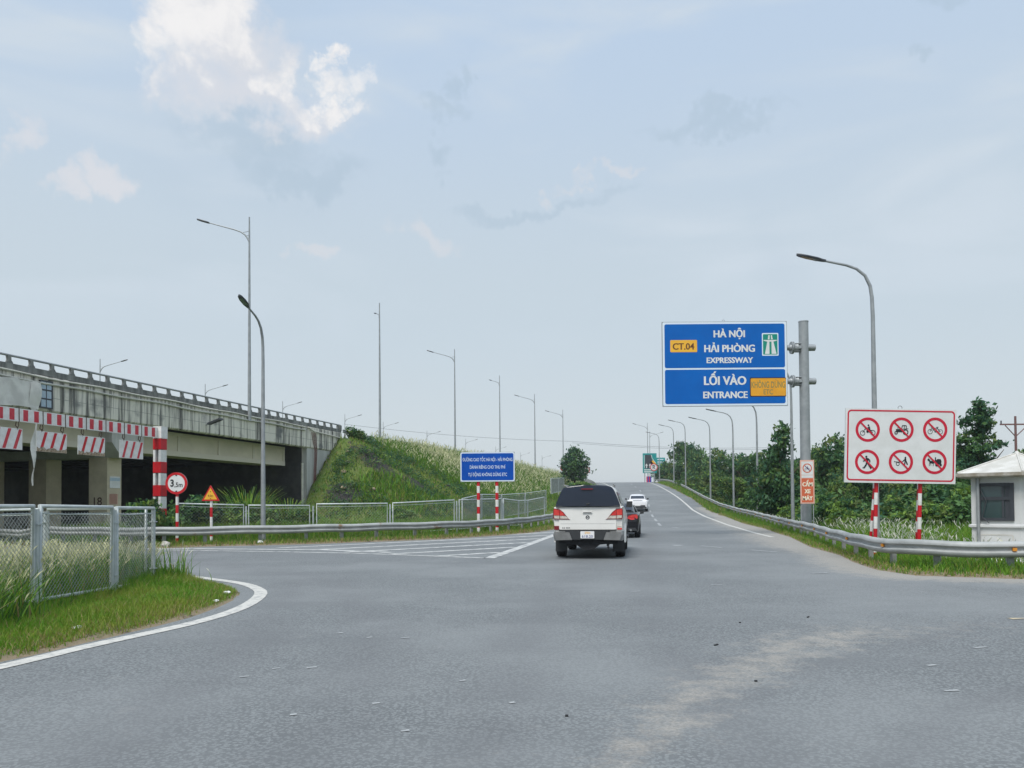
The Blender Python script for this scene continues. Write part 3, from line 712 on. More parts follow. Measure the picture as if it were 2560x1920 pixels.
# ------------------------------------------------------------------ signs
def barpole(name, x, y, z0, z1, r, parent, seg=.33, first=1, x1=None, y1=None):
    b = MB(); n = max(1, round((z1 - z0) / seg)); x1 = x if x1 is None else x1; y1 = y if y1 is None else y1
    for i in range(n):
        a, c = i / n, (i + 1) / n
        P0 = Vector((x + (x1 - x) * a, y + (y1 - y) * a, z0 + (z1 - z0) * a)); P1 = Vector((x + (x1 - x) * c, y + (y1 - y) * c, z0 + (z1 - z0) * c))
        b.tube([P0, P1], r, 12, (n - 1 - i + first) % 2, cap=(i in (0, n - 1)))
    return b.build(name, [M['pwhite'], M['red']], parent, 50)

# pictograms, drawn in a unit circle
def picto(b, kind, cx, cz, s, y, mi):
    def T(p): return [(cx + a * s, cz + c * s) for a, c in p]
    def W(x, z, r, w=.045): b.ring(cx + x * s, cz + z * s, (r - w) * s, r * s, y, mi, 20)
    def S(p, w=.05): b.stroke(T(p), w * s, y, mi)
    def P(p): b.poly(T(p), y, mi)
    def D(x, z, r): b.disc(cx + x * s, cz + z * s, r * s, y, mi, 14)
    if kind == 'motorbike':
        W(-.42, -.28, .21); W(.42, -.24, .21); D(.34, -.24, .07)
        S([(-.42, -.28), (-.22, .08)], .04); S([(-.28, -.02), (-.1, .1)], .05)
        P([(-.12, -.22), (.26, -.22), (.34, -.04), (.1, .02), (-.1, -.04)])
        P([(.02, .0), (.22, .0), (.16, .26), (.06, .26)]); D(.05, .36, .07); S([(.12, .22), (-.1, .10)], .06); S([(.14, .02), (-.06, -.06), (.0, -.26)], .08)
    elif kind == 'tractor':
        W(-.44, -.26, .14, .07); W(.34, -.2, .23, .08)
        P([(-.46, .04), (-.06, .04), (.16, -.08), (.12, -.2), (-.3, -.2), (-.46, -.08)])
        S([(.0, .04), (.06, .34), (.38, .34), (.40, .06)], .06); S([(.22, .34), (.22, .06)], .05); S([(-.02, .04), (.56, .08)], .05); S([(-.3, .04), (-.3, .2)], .04)
    elif kind == 'bicycle':
        W(-.42, -.16, .2, .035); W(.42, -.16, .2, .035)
        S([(-.42, -.16), (-.28, .16), (.18, .12), (-.0, -.2), (-.24, .1)], .035); S([(.42, -.16), (.18, .12), (.16, .2)], .035); S([(-.0, -.2), (.42, -.16)], .035)
        S([(-.34, .2), (-.2, .2)], .04); S([(.08, .2), (.26, .21)], .05)
    elif kind == 'person':
        D(-.08, .42, .085); P([(-.12, .32), (.06, .32), (.12, .16), (.08, -.04), (-.08, -.04), (-.1, .1)])
        S([(-.1, .26), (-.22, .08), (-.36, .06)], .08); S([(.05, .28), (.22, .12), (.2, -.04)], .09)
        S([(-.02, -.04), (-.1, -.26), (-.26, -.5)], .13); S([(.04, -.04), (.16, -.28), (.34, -.52)], .13); S([(-.24, -.5), (-.38, -.48)], .06); S([(.34, -.52), (.24, -.55)], .06)
    elif kind == 'handcart':
        W(-.26, -.16, .15, .045); S([(-.58, .02), (-.1, -.02), (.24, .08)], .05); D(.36, .36, .075)
        P([(.28, .28), (.42, .28), (.46, .06), (.3, .06)]); S([(.32, .2), (.18, .1)], .07); S([(.34, .06), (.3, -.24)], .09); S([(.42, .06), (.54, -.22)], .10)
    elif kind == 'horsecart':
        P([(-.56, .1), (-.6, .2), (-.5, .3), (-.42, .2), (-.34, .08), (-.08, .08), (-.04, -.08), (-.12, -.14), (-.4, -.1), (-.46, .06)])
        S([(-.42, -.08), (-.44, -.34)], .045); S([(-.1, -.1), (-.12, -.34)], .045); S([(-.34, -.08), (-.3, -.3)], .035)
        P([(.02, -.1), (.06, .1), (.22, .24), (.48, .24), (.56, .08), (.54, -.16), (.2, -.24)]); D(.18, -.24, .13); D(.5, -.24, .1); P([(.0, .04), (.12, .04), (.1, .3), (.02, .3)]); D(.06, .34, .05)
        S([(-.1, .0), (.1, -.05)], .06)
def prohibit(parent, kind, cx, cz, r, y):
    o = MB().ring(cx, cz, r * .78, r, y, 0).build('red_ring', M['crim'], parent)
    b = MB(); picto(b, kind, cx, cz, r, y - .003, 0); b.build('pictogram', M['black'], o)
    b = MB(); b.stroke([(cx - r * .58, cz + r * .58), (cx + r * .58, cz - r * .58)], r * .13, y - .0055, 0); b.build('slash', M['crim'], o)

# 1. big blue direction sign on its mast
SG = empty('direction_sign', (12.25, 32, -.1), 'large blue expressway entrance sign cantilevered from a thick grey mast', 'road sign')
b = MB(); b.tube([(0, 0, 0), (0, 0, 9.05)], [.21, .195], 20); b.tube([(0, 0, 9.05), (0, 0, 9.09)], .205, 20); b.build('mast', M['galv'], SG, 40)
b = MB(); b.box((0, 0, .06), (.7, .7, .06)); b.build('base_plate', M['galv'], SG)
for z in (7.98, 6.57):
    b = MB(); b.tube([(-.1, 0, z), (-.55, 0, z)], .13, 14); b.tube([(-.28, 0, z), (-.62, 0, z)], [.19, .13], 14)
    b.tube([(-.44, 0, z), (-.48, 0, z)], .26, 14); b.tube([(-.5, 0, z), (-.54, 0, z)], .26, 14); b.tube([(-.5, 0, z), (-5.6, .12, z)], .11, 14); b.tube([(.1, 0, z), (.46, 0, z)], .14, 14)
    for q in range(6):
        a_ = q * math.pi / 3; b.box((-.30, .16 * math.cos(a_), z + .16 * math.sin(a_)), (.3, .02, .12), mtx=Matrix.Rotation(-a_, 4, 'X'))
    o = b.build('bracket_arm', M['galv'], SG, 40)
x0, x1, z0, z1 = -5.96, -.76, 5.53, 9.06; yf = -.20
b = MB(); b.box(((x0 + x1) / 2, yf + .06, (z0 + z1) / 2), (x1 - x0, .08, z1 - z0), 0); pn = b.build('panel', M['galv'], SG)
b = MB(); b.poly(rrect(x0 + .02, z0 + .02, x1 - .02, z1 - .02, .06), yf + .014, 0); b.build('white_border', M['ltblue'], pn)
zm = z0 + (z1 - z0) * .443
up = MB(); up.poly(rrect(x0 + .10, zm + .035, x1 - .10, z1 - .10, .08), yf + .010, 0); up.build('blue_field', M['blue'], pn)
up = MB(); up.poly(rrect(x0 + .10, z0 + .10, x1 - .10, zm - .035, .08), yf + .010, 0); up.build('blue_field', M['blue'], pn)
W_, H_ = x1 - x0, z1 - z0
def sx(u): return x0 + W_ * (u - 400) / 1318
def sz(v): return z1 - H_ * (v - 120) / 890
for s, u0, u1, v0, v1, bold in (('HÀ NỘI', 945, 1272, 212, 285, .02), ('HẢI PHÒNG', 845, 1375, 365, 440, .02), ('EXPRESSWAY', 868, 1355, 497, 556, .02),
                          ('LỐI VÀO', 838, 1280, 695, 785, .02), ('ENTRANCE', 828, 1292, 855, 925, .02)):
    b = MB(); text(b, s, (sx(u0) + sx(u1)) / 2, (sz(v0) + sz(v1)) / 2, sx(u1) - sx(u0), sz(v0) - sz(v1), yf + .006, 0, .016, .035); b.build('lettering', M['white'], pn)
b = MB(); b.poly(rrect(sx(485), sz(440), sx(768), sz(312), .04), yf + .007, 0); q = b.build('route_shield', M['yellow'], pn)
b = MB(); text(b, 'CT.04', (sx(512) + sx(737)) / 2, (sz(345) + sz(412)) / 2, sx(737) - sx(512), sz(345) - sz(412), yf + .003, 0, .008, .03); b.build('lettering', M['brown'], pn)
b = MB(); b.poly(rrect(sx(1452), sz(484), sx(1626), sz(245), .04), yf + .007, 0); b.build('emblem_border', M['ltblue'], pn)
b = MB(); b.poly(rrect(sx(1463), sz(472), sx(1615), sz(257), .03), yf + .0045, 0); b.build('emblem_field', M['green'], pn)
b = MB()
for pts in ([(1508, 335), (1530, 335), (1530, 465), (1482, 465)], [(1552, 335), (1572, 335), (1604, 465), (1552, 465)],
            [(1468, 318), (1610, 318), (1608, 326), (1570, 336), (1508, 336), (1470, 326)], [(1520, 268), (1534, 268), (1532, 312), (1514, 312)], [(1546, 268), (1558, 268), (1566, 312), (1548, 312)]):
    b.poly([(sx(u), sz(v)) for u, v in pts], yf + .002, 0)
b.build('emblem_motorway', M['white'], pn)
b = MB(); b.poly(rrect(sx(1318), sz(914), sx(1700), sz(712), .05), yf + .007, 0); b.build('tab_border', M['black'], pn)
b = MB(); b.poly(rrect(sx(1327), sz(905), sx(1697), sz(721), .05), yf + .0045, 0); b.build('orange_tab', M['orange'], pn)
b = MB(); text(b, 'KHÔNG DỪNG', (sx(1335) + sx(1690)) / 2, (sz(755) + sz(820)) / 2, sx(1690) - sx(1335), sz(755) - sz(820), yf + .002, 0, .006)
text(b, 'ETC', (sx(1462) + sx(1560)) / 2, (sz(838) + sz(890)) / 2, sx(1560) - sx(1462), sz(838) - sz(890), yf + .002, 0, .006); b.build('lettering', M['olive'], pn)
b = MB(); b.tube([(x0 + 2.57 + .05 * math.cos(a), yf + .06, z1 + .03 + .05 * math.sin(a)) for a in np.linspace(0, math.pi, 7)], .01, 5); b.build('lifting_eye', M['galv'], pn)

# 2. no-motorbikes panel in front of the mast
o = empty('motorbike_ban_sign', (11.93, 31, -.1), 'tall faded orange CẤM XE MÁY panel on two thin legs before the mast', 'road sign')
b = MB(); b.box((0, .02, 2.34), (.56, .035, 1.76)); pn = b.build('panel', M['peach'], o)
b = MB(); b.poly(rrect(-.235, 2.62, .235, 3.16, .02), -.001, 0); b.build('white_field', M['white'], pn)
b = MB(); b.poly(rrect(-.235, 1.51, .235, 2.48, .02), -.001, 0); b.build('red_field', M['redor'], pn)
b = MB(); b.poly(rrect(-.235, 2.50, .235, 2.60, .02), -.001, 0); b.build('pale_strip', M['white'], pn)
b = MB(); b.ring(0, 2.89, .15, .19, -.004, 0); b.build('red_ring', M['redor'], pn)
b = MB(); picto(b, 'motorbike', 0, 2.89, .19, -.004, 0); b.stroke([(-.10, 2.99), (.10, 2.79)], .03, -.006, 0); b.build('pictogram', mat('faded_violet_print', (.12, .08, .16), rough=.6), pn)
for s, z, wd in (('CẤM', 2.24, .40), ('XE', 1.96, .24), ('MÁY', 1.68, .40)):
    b = MB(); text(b, s, 0, z, wd, .165, -.004, 0, .012, .06); b.build('lettering', M['cream'], pn)
for s in (-1, 1): MB().tube([(s * .25, .06, 0), (s * .25, .06, 3.1)], .022, 8).build('leg', M['galv'], o, 50)

# 3. white board with six prohibition roundels
o = empty('prohibition_board', (9.28, 18.5, -.12), 'big white board of six red crossed-out roundels beside the guardrail', 'road sign', rot=(R(1.5), R(1.35), 0))
bw, bh = 2.66, 1.78; zc = 2.86
b = MB(); b.box((0, .03, zc), (bw, .05, bh)); pn = b.build('panel', M['white'], o)
oo = rrect(-bw / 2 + .04, zc - bh / 2 + .05, bw / 2 - .04, zc + bh / 2 - .03, .09); ii = rrect(-bw / 2 + .075, zc - bh / 2 + .085, bw / 2 - .075, zc + bh / 2 - .065, .06)
b = MB(); b.band(oo, ii, .001, 0); b.build('red_border', M['crim'], pn)
for i, kd in enumerate(('motorbike', 'tractor', 'bicycle', 'person', 'handcart', 'horsecart')):
    prohibit(pn, kd, (-.79, .02, .83)[i % 3] - .01, zc + (.385 if i < 3 else -.39) + .012 * (i % 3), .293, .001)
b = MB(); b.tube([(-.02 + .05 * math.cos(a), .03, zc + bh / 2 + .03 + .05 * math.sin(a)) for a in np.linspace(-.4, math.pi + .4, 9)], .009, 5); b.build('lifting_eye', M['galv'], pn)
for x in (-.52, .54):
    barpole('leg', x, .11, 0, 2.6, .045, o, .285, 1)
    MB().tube([(x + .045, .16, 0), (x + .045, .16, 2.6)], .03, 6).build('back_post', M['galv'], o, 50)
    barpole('strut', x + (.0 if x < 0 else .10), .42, 0, 2.1, .035, o, .27, 0, x, .17)

# 4. blue board behind the gore
o = empty('information_board', (-1.14, 36, .02), 'medium blue toll notice board on two red and white posts behind the guardrail', 'road sign')
bw, bh, zc = 2.56, 1.39, 3.17
b = MB(); b.box((0, .03, zc), (bw, .05, bh)); pn = b.build('panel', M['galv'], o)
b = MB(); b.poly(rrect(-bw / 2 + .01, zc - bh / 2 + .01, bw / 2 - .01, zc + bh / 2 - .01, .09), .002, 0); b.build('white_border', M['ltblue'], pn)
b = MB(); b.poly(rrect(-bw / 2 + .06, zc - bh / 2 + .06, bw / 2 - .06, zc + bh / 2 - .06, .06), -.001, 0); b.build('blue_field', M['blue2'], pn)
for s, z, wd in (('ĐƯỜNG CAO TỐC HÀ NỘI - HẢI PHÒNG', .34, 2.34), ('DÀNH RIÊNG CHO THU PHÍ', -.01, 1.66), ('TỰ ĐỘNG KHÔNG DỪNG ETC', -.36, 1.82)):
    b = MB(); text(b, s, 0.0, zc + z, wd, .15, -.005, 0, .006); b.build('lettering', M['ltblue'], pn)
for x in (-.44, .43): barpole('post', x, .1, 0, 2.6, .075, o, .345, 1)

# 5. height limit disc and the yellow triangle
o = empty('height_limit_sign', (-12.46, 28.5, 0), 'round white 3,5m height limit sign with thick red rim on a striped post', 'road sign')
barpole('post', 0, .08, -.05, 2.1, .055, o, .33, 1)
b = MB(); b.tube([(0, .03, 2.29), (0, .0, 2.29)], .41, 36); pn = b.build('disc', M['galv'], o, 40)
b = MB(); b.disc(0, 2.29, .33, -.003, 0); b.build('white_face', M['white'], pn)
b = MB(); b.ring(0, 2.29, .315, .408, -.006, 0); b.build('red_rim', M['red'], pn)
b = MB(); text(b, '3', -.155, 2.29 + .02, .13, .27, -.009, 0, .03); text(b, ',5m', .085, 2.29 - .05, .30, .17, -.009, 0, .015)
for s in (1, -1): b.poly([(-.05, 2.29 + s * .318), (.05, 2.29 + s * .318), (0, 2.29 + s * .255)], -.009, 0)
b.build('lettering', M['black'], pn)
o = empty('warning_triangle', (-11.19, 28.5, 0), 'yellow triangular 4,0m warning sign with red border on a striped post', 'road sign')
barpole('post', 0, .08, -.05, 1.75, .05, o, .33, 0)
def tri(k, z=1.85): return [(-.33 * k, z - .22 * k), (.33 * k, z - .22 * k), (0, z + .36 * k)]
b = MB(); b.loft([[(x, yy, z) for x, z in tri(1.0)] for yy in (0, .03)]); pn = b.build('plate', M['red'], o)
b = MB(); b.poly(tri(.74, 1.845), -.004, 0); b.build('yellow_face', M['yellow'], pn)
b = MB(); text(b, '4,0m', 0, 1.82, .20, .085, -.007, 0, .01); b.poly([(-.03, 1.70), (.03, 1.70), (0, 1.74)], -.007, 0); b.disc(0, 1.97, .02, -.007, 0, 8); b.build('lettering', M['brown'], pn)

# 6. signs at the crest
o = empty('lane_sign', (27.85, 155, 5.6), 'tall green lane diagram sign at the crest of the ramp', 'road sign')
b = MB(); b.box((0, 0, 4.0), (2.8, .08, 4.0)); pn = b.build('panel', M['teal'], o)
b = MB(); b.poly([(-.95, 2.9), (.3, 2.9), (.3, 3.2), (.55, 4.1), (.25, 5.7), (-.95, 5.7)], -.06, 0); b.poly([(.3, 4.6), (1.1, 3.7), (.6, 3.5), (.1, 4.2)], -.06, 0); b.build('lane_diagram', M['dframe'], pn)
b = MB(); b.box((-1.1, -.05, 4.3), (.08, .02, 2.6)); b.stroke([(.3, 5.7), (.5, 5.0), (1.2, 4.0)], .1, -.07, 0)
for x in (-.65, .05): b.poly([(x - .1, 3.0), (x + .1, 3.0), (x + .1, 3.5), (x + .26, 3.5), (x, 3.95), (x - .26, 3.5), (x - .1, 3.5)], -.08, 0)
for z in (2.65, 2.25): b.box((-.3, -.05, z), (1.7, .02, .2))
b.build('white_marks', M['white'], pn)
b = MB(); b.stroke([(.5, 4.5), (1.1, 3.8)], .35, -.075, 0); b.build('yellow_arrow', M['yellow'], pn)
for x in (-1.0, 1.0): MB().tube([(x, .1, -.5), (x, .1, 5.5)], .08, 8).build('post', M['galv'], o, 50)
o = empty('turn_ban_sign', (25.9, 140, 5.1), 'small round red-rimmed turn ban sign before the green crest sign', 'road sign')
b = MB(); b.tube([(0, .03, 2.95), (0, 0, 2.95)], .70, 28); pn = b.build('disc', M['galv'], o, 40)
MB().disc(0, 2.95, .62, -.004, 0).build('white_face', M['white'], pn); MB().ring(0, 2.95, .55, .69, -.008, 0).build('red_rim', M['crim'], pn)
b = MB(); b.stroke([(-.15, 2.6), (-.15, 3.2), (.12, 3.3), (.18, 3.1), (-.02, 2.95), (.24, 2.6)], .12, -.012, 0); b.stroke([(-.28, 3.2), (-.1, 3.35)], .1, -.012, 0); b.build('pictogram', M['black'], pn)
MB().tube([(0, .08, -.3), (0, .08, 2.9)], .06, 8).build('post', M['galv'], o, 50)
o = empty('teal_sign', (32.0, 165, 6.0), 'far teal sign with pale text bars half hidden beside the trees', 'road sign')
b = MB(); b.box((0, 0, 4.0), (1.9, .08, 2.6)); pn = b.build('panel', M['teal'], o)
b = MB()
for z in (4.9, 4.35, 3.9, 3.3): b.box((-.05, -.05, z), (1.3, .02, .2))
b.build('text_bars', M['ltblue'], pn); MB().tube([(0, .1, -2), (0, .1, 5.2)], .09, 8).build('post', M['galv'], o, 50)
o = empty('round_sign', (12.6, 130, 4.6), 'red-rimmed round sign half hidden behind the lone left tree', 'road sign')
b = MB(); b.tube([(0, .03, 2.55), (0, 0, 2.55)], .62, 28); pn = b.build('disc', M['galv'], o, 40)
MB().disc(0, 2.55, .5, -.004, 0).build('white_face', M['white'], pn); MB().ring(0, 2.55, .48, .61, -.008, 0).build('red_rim', M['red'], pn); MB().tube([(0, .08, -.5), (0, .08, 2.5)], .05, 8).build('post', M['galv'], o, 50)
o = empty('round_sign', (8.6, 128, 4.8), 'pinkish round sign peeping out left of the lone left tree', 'road sign')
b = MB(); b.tube([(0, .03, 2.7), (0, 0, 2.7)], .55, 28); pn = b.build('disc', M['galv'], o, 40)
MB().ring(0, 2.7, .3, .54, -.008, 0).build('red_rim', M['crim'], pn); MB().tube([(0, .08, -.5), (0, .08, 2.5)], .05, 8).build('post', M['galv'], o, 50)
o = empty('chevron_marker', (26.75, 150, 5.5), 'small red and blue striped marker at the crest under the green sign', 'marker')
b = MB()
for i in range(4): b.box((-.35 + .24 * i, 0, .65), (.23, .05, 1.2), i % 2)
b.build('stripes', [M['crim'], M['blue2']], o)

# ------------------------------------------------------------------ street lamps
def ramp_lamp():
    o = empty('street_lamp', (0, 0, 0), '', 'street lamp')
    MB().tube([(0, 0, -.3), (0, 0, 7.4), (-.02, 0, 8.0)], [.105, .062, .058], 12).build('pole', M['galv'], o, 50)
    MB().tube([(-.02, 0, 8.0), (-.07, 0, 8.37), (-.23, 0, 8.71), (-.5, 0, 8.93), (-.82, 0, 9.05), (-1.6, 0, 9.215)], [.058, .055, .05, .045, .042, .036], 10).build('arm', M['galv'], o, 50)
    b = MB(); b.loft([[(x, yw * a, z + zz) for a, zz in ((-1, 0), (-.8, .035), (.8, .035), (1, 0), (.8, -.035), (-.8, -.035))] for x, yw, z in
        ((-1.5, .045, 9.20), (-1.62, .07, 9.22), (-1.78, .12, 9.26), (-2.1, .13, 9.33), (-2.35, .09, 9.39), (-2.44, .03, 9.41))])
    h = b.build('lamp_head', M['lamp'], o, 40)
    b = MB(); b.add([(-1.78, -.09, 9.218), (-2.3, -.07, 9.335), (-2.3, .07, 9.335), (-1.78, .09, 9.218)], [(0, 1, 2, 3)]); b.build('lens', M['lens'], h)
    return o
def highway_lamp():
    o = empty('street_lamp', (0, 0, 0), '', 'street lamp')
    MB().tube([(0, 0, -.3), (0, 0, 11.5), (0, 0, 13.1)], [.12, .06, .045], 10).build('pole', M['galv'], o, 50)
    MB().tube([(0, 0, 11.46), (-.1, 0, 11.66), (-.28, 0, 11.93), (-.56, 0, 12.13), (-1.0, 0, 12.29), (-2.7, 0, 12.76)], [.055, .052, .05, .045, .042, .032], 8).build('arm', M['galv'], o, 50)
    b = MB(); b.tube([(-.46, 0, 12.08), (0, 0, 12.17)], .018, 5); b.tube([(-.22, 0, 11.86), (0, 0, 11.9)], .018, 5); b.build('brace', M['galv'], o)
    b = MB(); b.loft([[(x, yw * a, z + zz) for a, zz in ((-1, 0), (-.8, .045), (.8, .045), (1, 0), (.8, -.045), (-.8, -.045))] for x, yw, z in
        ((-2.62, .05, 12.74), (-2.8, .13, 12.79), (-3.2, .14, 12.91), (-3.43, .05, 12.98))])
    b.build('lamp_head', M['lamp'], o, 40); return o
rl = ramp_lamp(); first = [True]
def put(proto, used, x, y, z, rz, label, group, sc=1.0):
    o = proto if not used[0] else copy_tree(proto)
    used[0] = True; o.location = (x, y, z); o.rotation_euler.z = R(rz); o.scale = (sc, sc, sc); setp(o, label, group=group); return o
ur = [False]; G1 = 'curved grey street lamps along the ramp'
put(rl, ur, -9.40, 29.0, -.2, 88, 'curved grey lamp post behind the left guardrail, lamp head tilted toward the viewer', 'curved grey lamps', .955)
for x, y, zz, rz, lb in ((11.75, 24.8, .05, 0, 'tallest looking curved lamp post, rising behind the white prohibition board'),
                    (15.6, 42.7, -.1, 12, 'curved lamp post rising just left of the blue sign mast'),
                    (18.55, 58, -.1, 20, 'curved lamp post half hidden by the dark tree under the blue sign'),
                    (20.2, 70, .6, 0, 'curved lamp post with its arm just under the blue sign edge'),
                    (22.75, 88, 1.9, 0, 'curved lamp post midway up the ramp, left of the one below the blue sign'),
                    (24.9, 110, 4.0, 0, 'third curved lamp post from the crest of the ramp'),
                    (26.6, 126, 5.0, 0, 'second curved lamp post from the crest of the ramp'),
                    (27.3, 142, 5.3, 0, 'curved lamp post at the crest beside the green sign')):
    put(rl, ur, x, y, zz, rz, lb, G1)
hl = highway_lamp(); uh = [False]; G2 = 'tall straight lamps along the near edge of the highway'
for x, y, zt, rz, lb in ((-17.1, 50, 20.4, 0, 'tall lamp standing on the overpass fascia with long left arm'),
                    (-12.09, 70.4, 20.1, -73, 'tall lamp at the top of the embankment, its arm pointing away'),
                    (-7.0, 94.9, 20.75, 0, 'tall lamp with long left arm above the left end of the medium blue board'),
                    (-1.72, 113, 20.5, -62, 'tall lamp directly above the medium blue board with a short arm'),
                    (3.93, 129.5, 20.1, 0, 'tall lamp on the slope right of the medium blue board'),
                    (9.9, 147.7, 19.65, 0, 'tall lamp just left of the lone round tree'),
                    (31.2, 176, 20.0, 0, 'tall lamp with left arm standing behind the green crest sign')):
    put(hl, uh, x, y, zt - 13.1, rz, lb, G2)
G3 = 'distant lamps along the far edge of the highway'
FARL = [(-51.3, 95.5), (-46.25, 115.7), (-40.4, 135.3), (-33.75, 155.2), (-28.5, 170.2), (-21.1, 191.1), (-12.9, 215), (-5.1, 243.8), (3.1, 272.7), (11.4, 289.1), (20.5, 318.4), (34.2, 190)]
FLB = ['distant lamp with right arm above the overpass parapet, leftmost of all', 'distant lamp with right arm above the parapet left of the tall fascia lamp', 'distant lamp with right arm above the parapet near the floodlight',
       'distant lamp with right arm beside the end of the overpass parapet', 'distant lamp with right arm just right of the first embankment lamp', 'distant lamp with right arm over the dark bush on the highway',
       'distant lamp with right arm just left of the medium blue board', 'tiny distant lamp peeping above the medium blue board', 'distant lamp with right arm just right of the medium blue board',
       'distant lamp with right arm, second right of the medium blue board', 'faint distant lamp close left of the lone round tree', 'lamp with right arm behind the green crest sign']
for (x, y), lb in zip(FARL, FLB):
    put(hl, uh, x, y, 20.0 - 13.1 if y != 190 else 6.2, 180, lb, G3)
put(hl, uh, 35.6, 60, -4.7, 0, 'lamp with left arm half hidden right of the white prohibition board', 'tall lamps beyond the trees')

# ------------------------------------------------------------------ guardrails
def guardrail(label, path, h, sgn, st=2.0, plen=4.3, amber=False, zfun=None, z_off=0.0, group=None):
    """path: list of (x,y). sgn=+1 when traffic is on the left of the path direction."""
    pts = resample(path, .5); zf = zfun or (lambda x, y: float(zr(y)))
    o = empty('guardrail', (pts[0].x, pts[0].y, 0), label, 'guardrail', group=group)
    org = pts[0].copy()
    prof = [(.00, h - .31), (.035, h - .295), (.075, h - .255), (.075, h - .215), (.02, h - .175), (.02, h - .135), (.075, h - .095), (.075, h - .055), (.035, h - .015), (.0, h)]
    per = max(1, round(plen / .5)); i = 0
    while i < len(pts) - 1:
        j = min(len(pts) - 1, i + per); rings = []
        for k in range(i, j + 1):
            t = (pts[min(k + 1, len(pts) - 1)] - pts[max(k - 1, 0)]).normalized(); n = Vector((-t.y, t.x, 0)) * sgn
            p = pts[k]; z = zf(p.x, p.y) + z_off + .012 * math.sin(k * .9)
            off = .003 * (1 if k == i else -1 if k == j else 0)
            front = [(p.x + n.x * (a + off) - org.x, p.y + n.y * (a + off) - org.y, z + zz) for a, zz in prof]
            back = [(q[0] - n.x * .012, q[1] - n.y * .012, q[2]) for q in front[::-1]]
            rings.append(front + back)
        MB().loft(rings).build('rail_panel', M['rail'], o, 50); i = j
    pmz = MB().box((0, 0, h / 2 - .45), (.12, .09, h + .75)).mesh('post', [M['railpost']])
    bl = MB().box((0, 0, 0), (.10, .12, .2)).mesh('spacer', [M['railpost']])
    step = max(1, round(st / .5))
    for k in range(step // 2, len(pts), step):
        t = (pts[min(k + 1, len(pts) - 1)] - pts[max(k - 1, 0)]).normalized(); n = Vector((-t.y, t.x, 0)) * sgn; p = pts[k]
        q = link('post', pmz, o, (p.x - n.x * .16 - org.x, p.y - n.y * .16 - org.y, zf(p.x, p.y)), math.atan2(t.y, t.x))
        link('spacer', bl, q, (0, sgn * .10, h - .16))
        if amber and k % (2 * step) == step // 2:
            MB().box((p.x + n.x * .06 - org.x, p.y + n.y * .06 - org.y, zf(p.x, p.y) + h - .155), (.07, .05, .06), rz=math.atan2(t.y, t.x)).build('reflector', M['amber'], o)
    return o
guardrail('left guardrail curving round the hatched gore from the slip road up the ramp',
          smoothpath([(-24, 33.5), (-18, 29.5), (-14.6, 27.75), (-12.6, 27.1), (-10.6, 28.0), (-8.9, 28.6), (-7.0, 29.6), (-5.3, 30.7), (-2.6, 32.9), (-.8, 35.6), (.5, 38.3), (1.7, 42.5),
                      (3.9, 54), (6.9, 71), (10.2, 91), (12.4, 109), (13.5, 125), (14.4, 142), (15.1, 158)], 1), .64, -1, 2.0, zfun=lambda x, y: float(ground_z(x, y)))
rr = guardrail('right guardrail bending round the ramp corner toward the guard booth',
          smoothpath([(30.2, 160), (29.0, 146), (27.6, 132), (25.4, 113), (22.6, 93.5), (19.2, 71.5), (16.72, 56.2), (14.9, 45.75), (12.7, 35.9), (11.3, 29.5), (10.6, 26.85), (9.58, 23.35), (8.6, 19.65), (7.85, 16.4), (8.3, 15.2), (9.4, 14.7), (12, 14.4), (20, 14.0)], 1), .60, -1, 2.0, amber=True, zfun=lambda x, y: float(max(zr(y), 0)) + .03)
# low guard rail along the top of the embankment
guardrail('short guardrail along the embankment top beyond the overpass end', [(HE[0][0] + .1, HE[0][1] + .4), (-12.6, 70.4), (-9.9, 83), (-7.4, 94.9), (-2.0, 111.5)], .80, -1, 2.0, zfun=lambda x, y: float(zplat(y)) + .05)

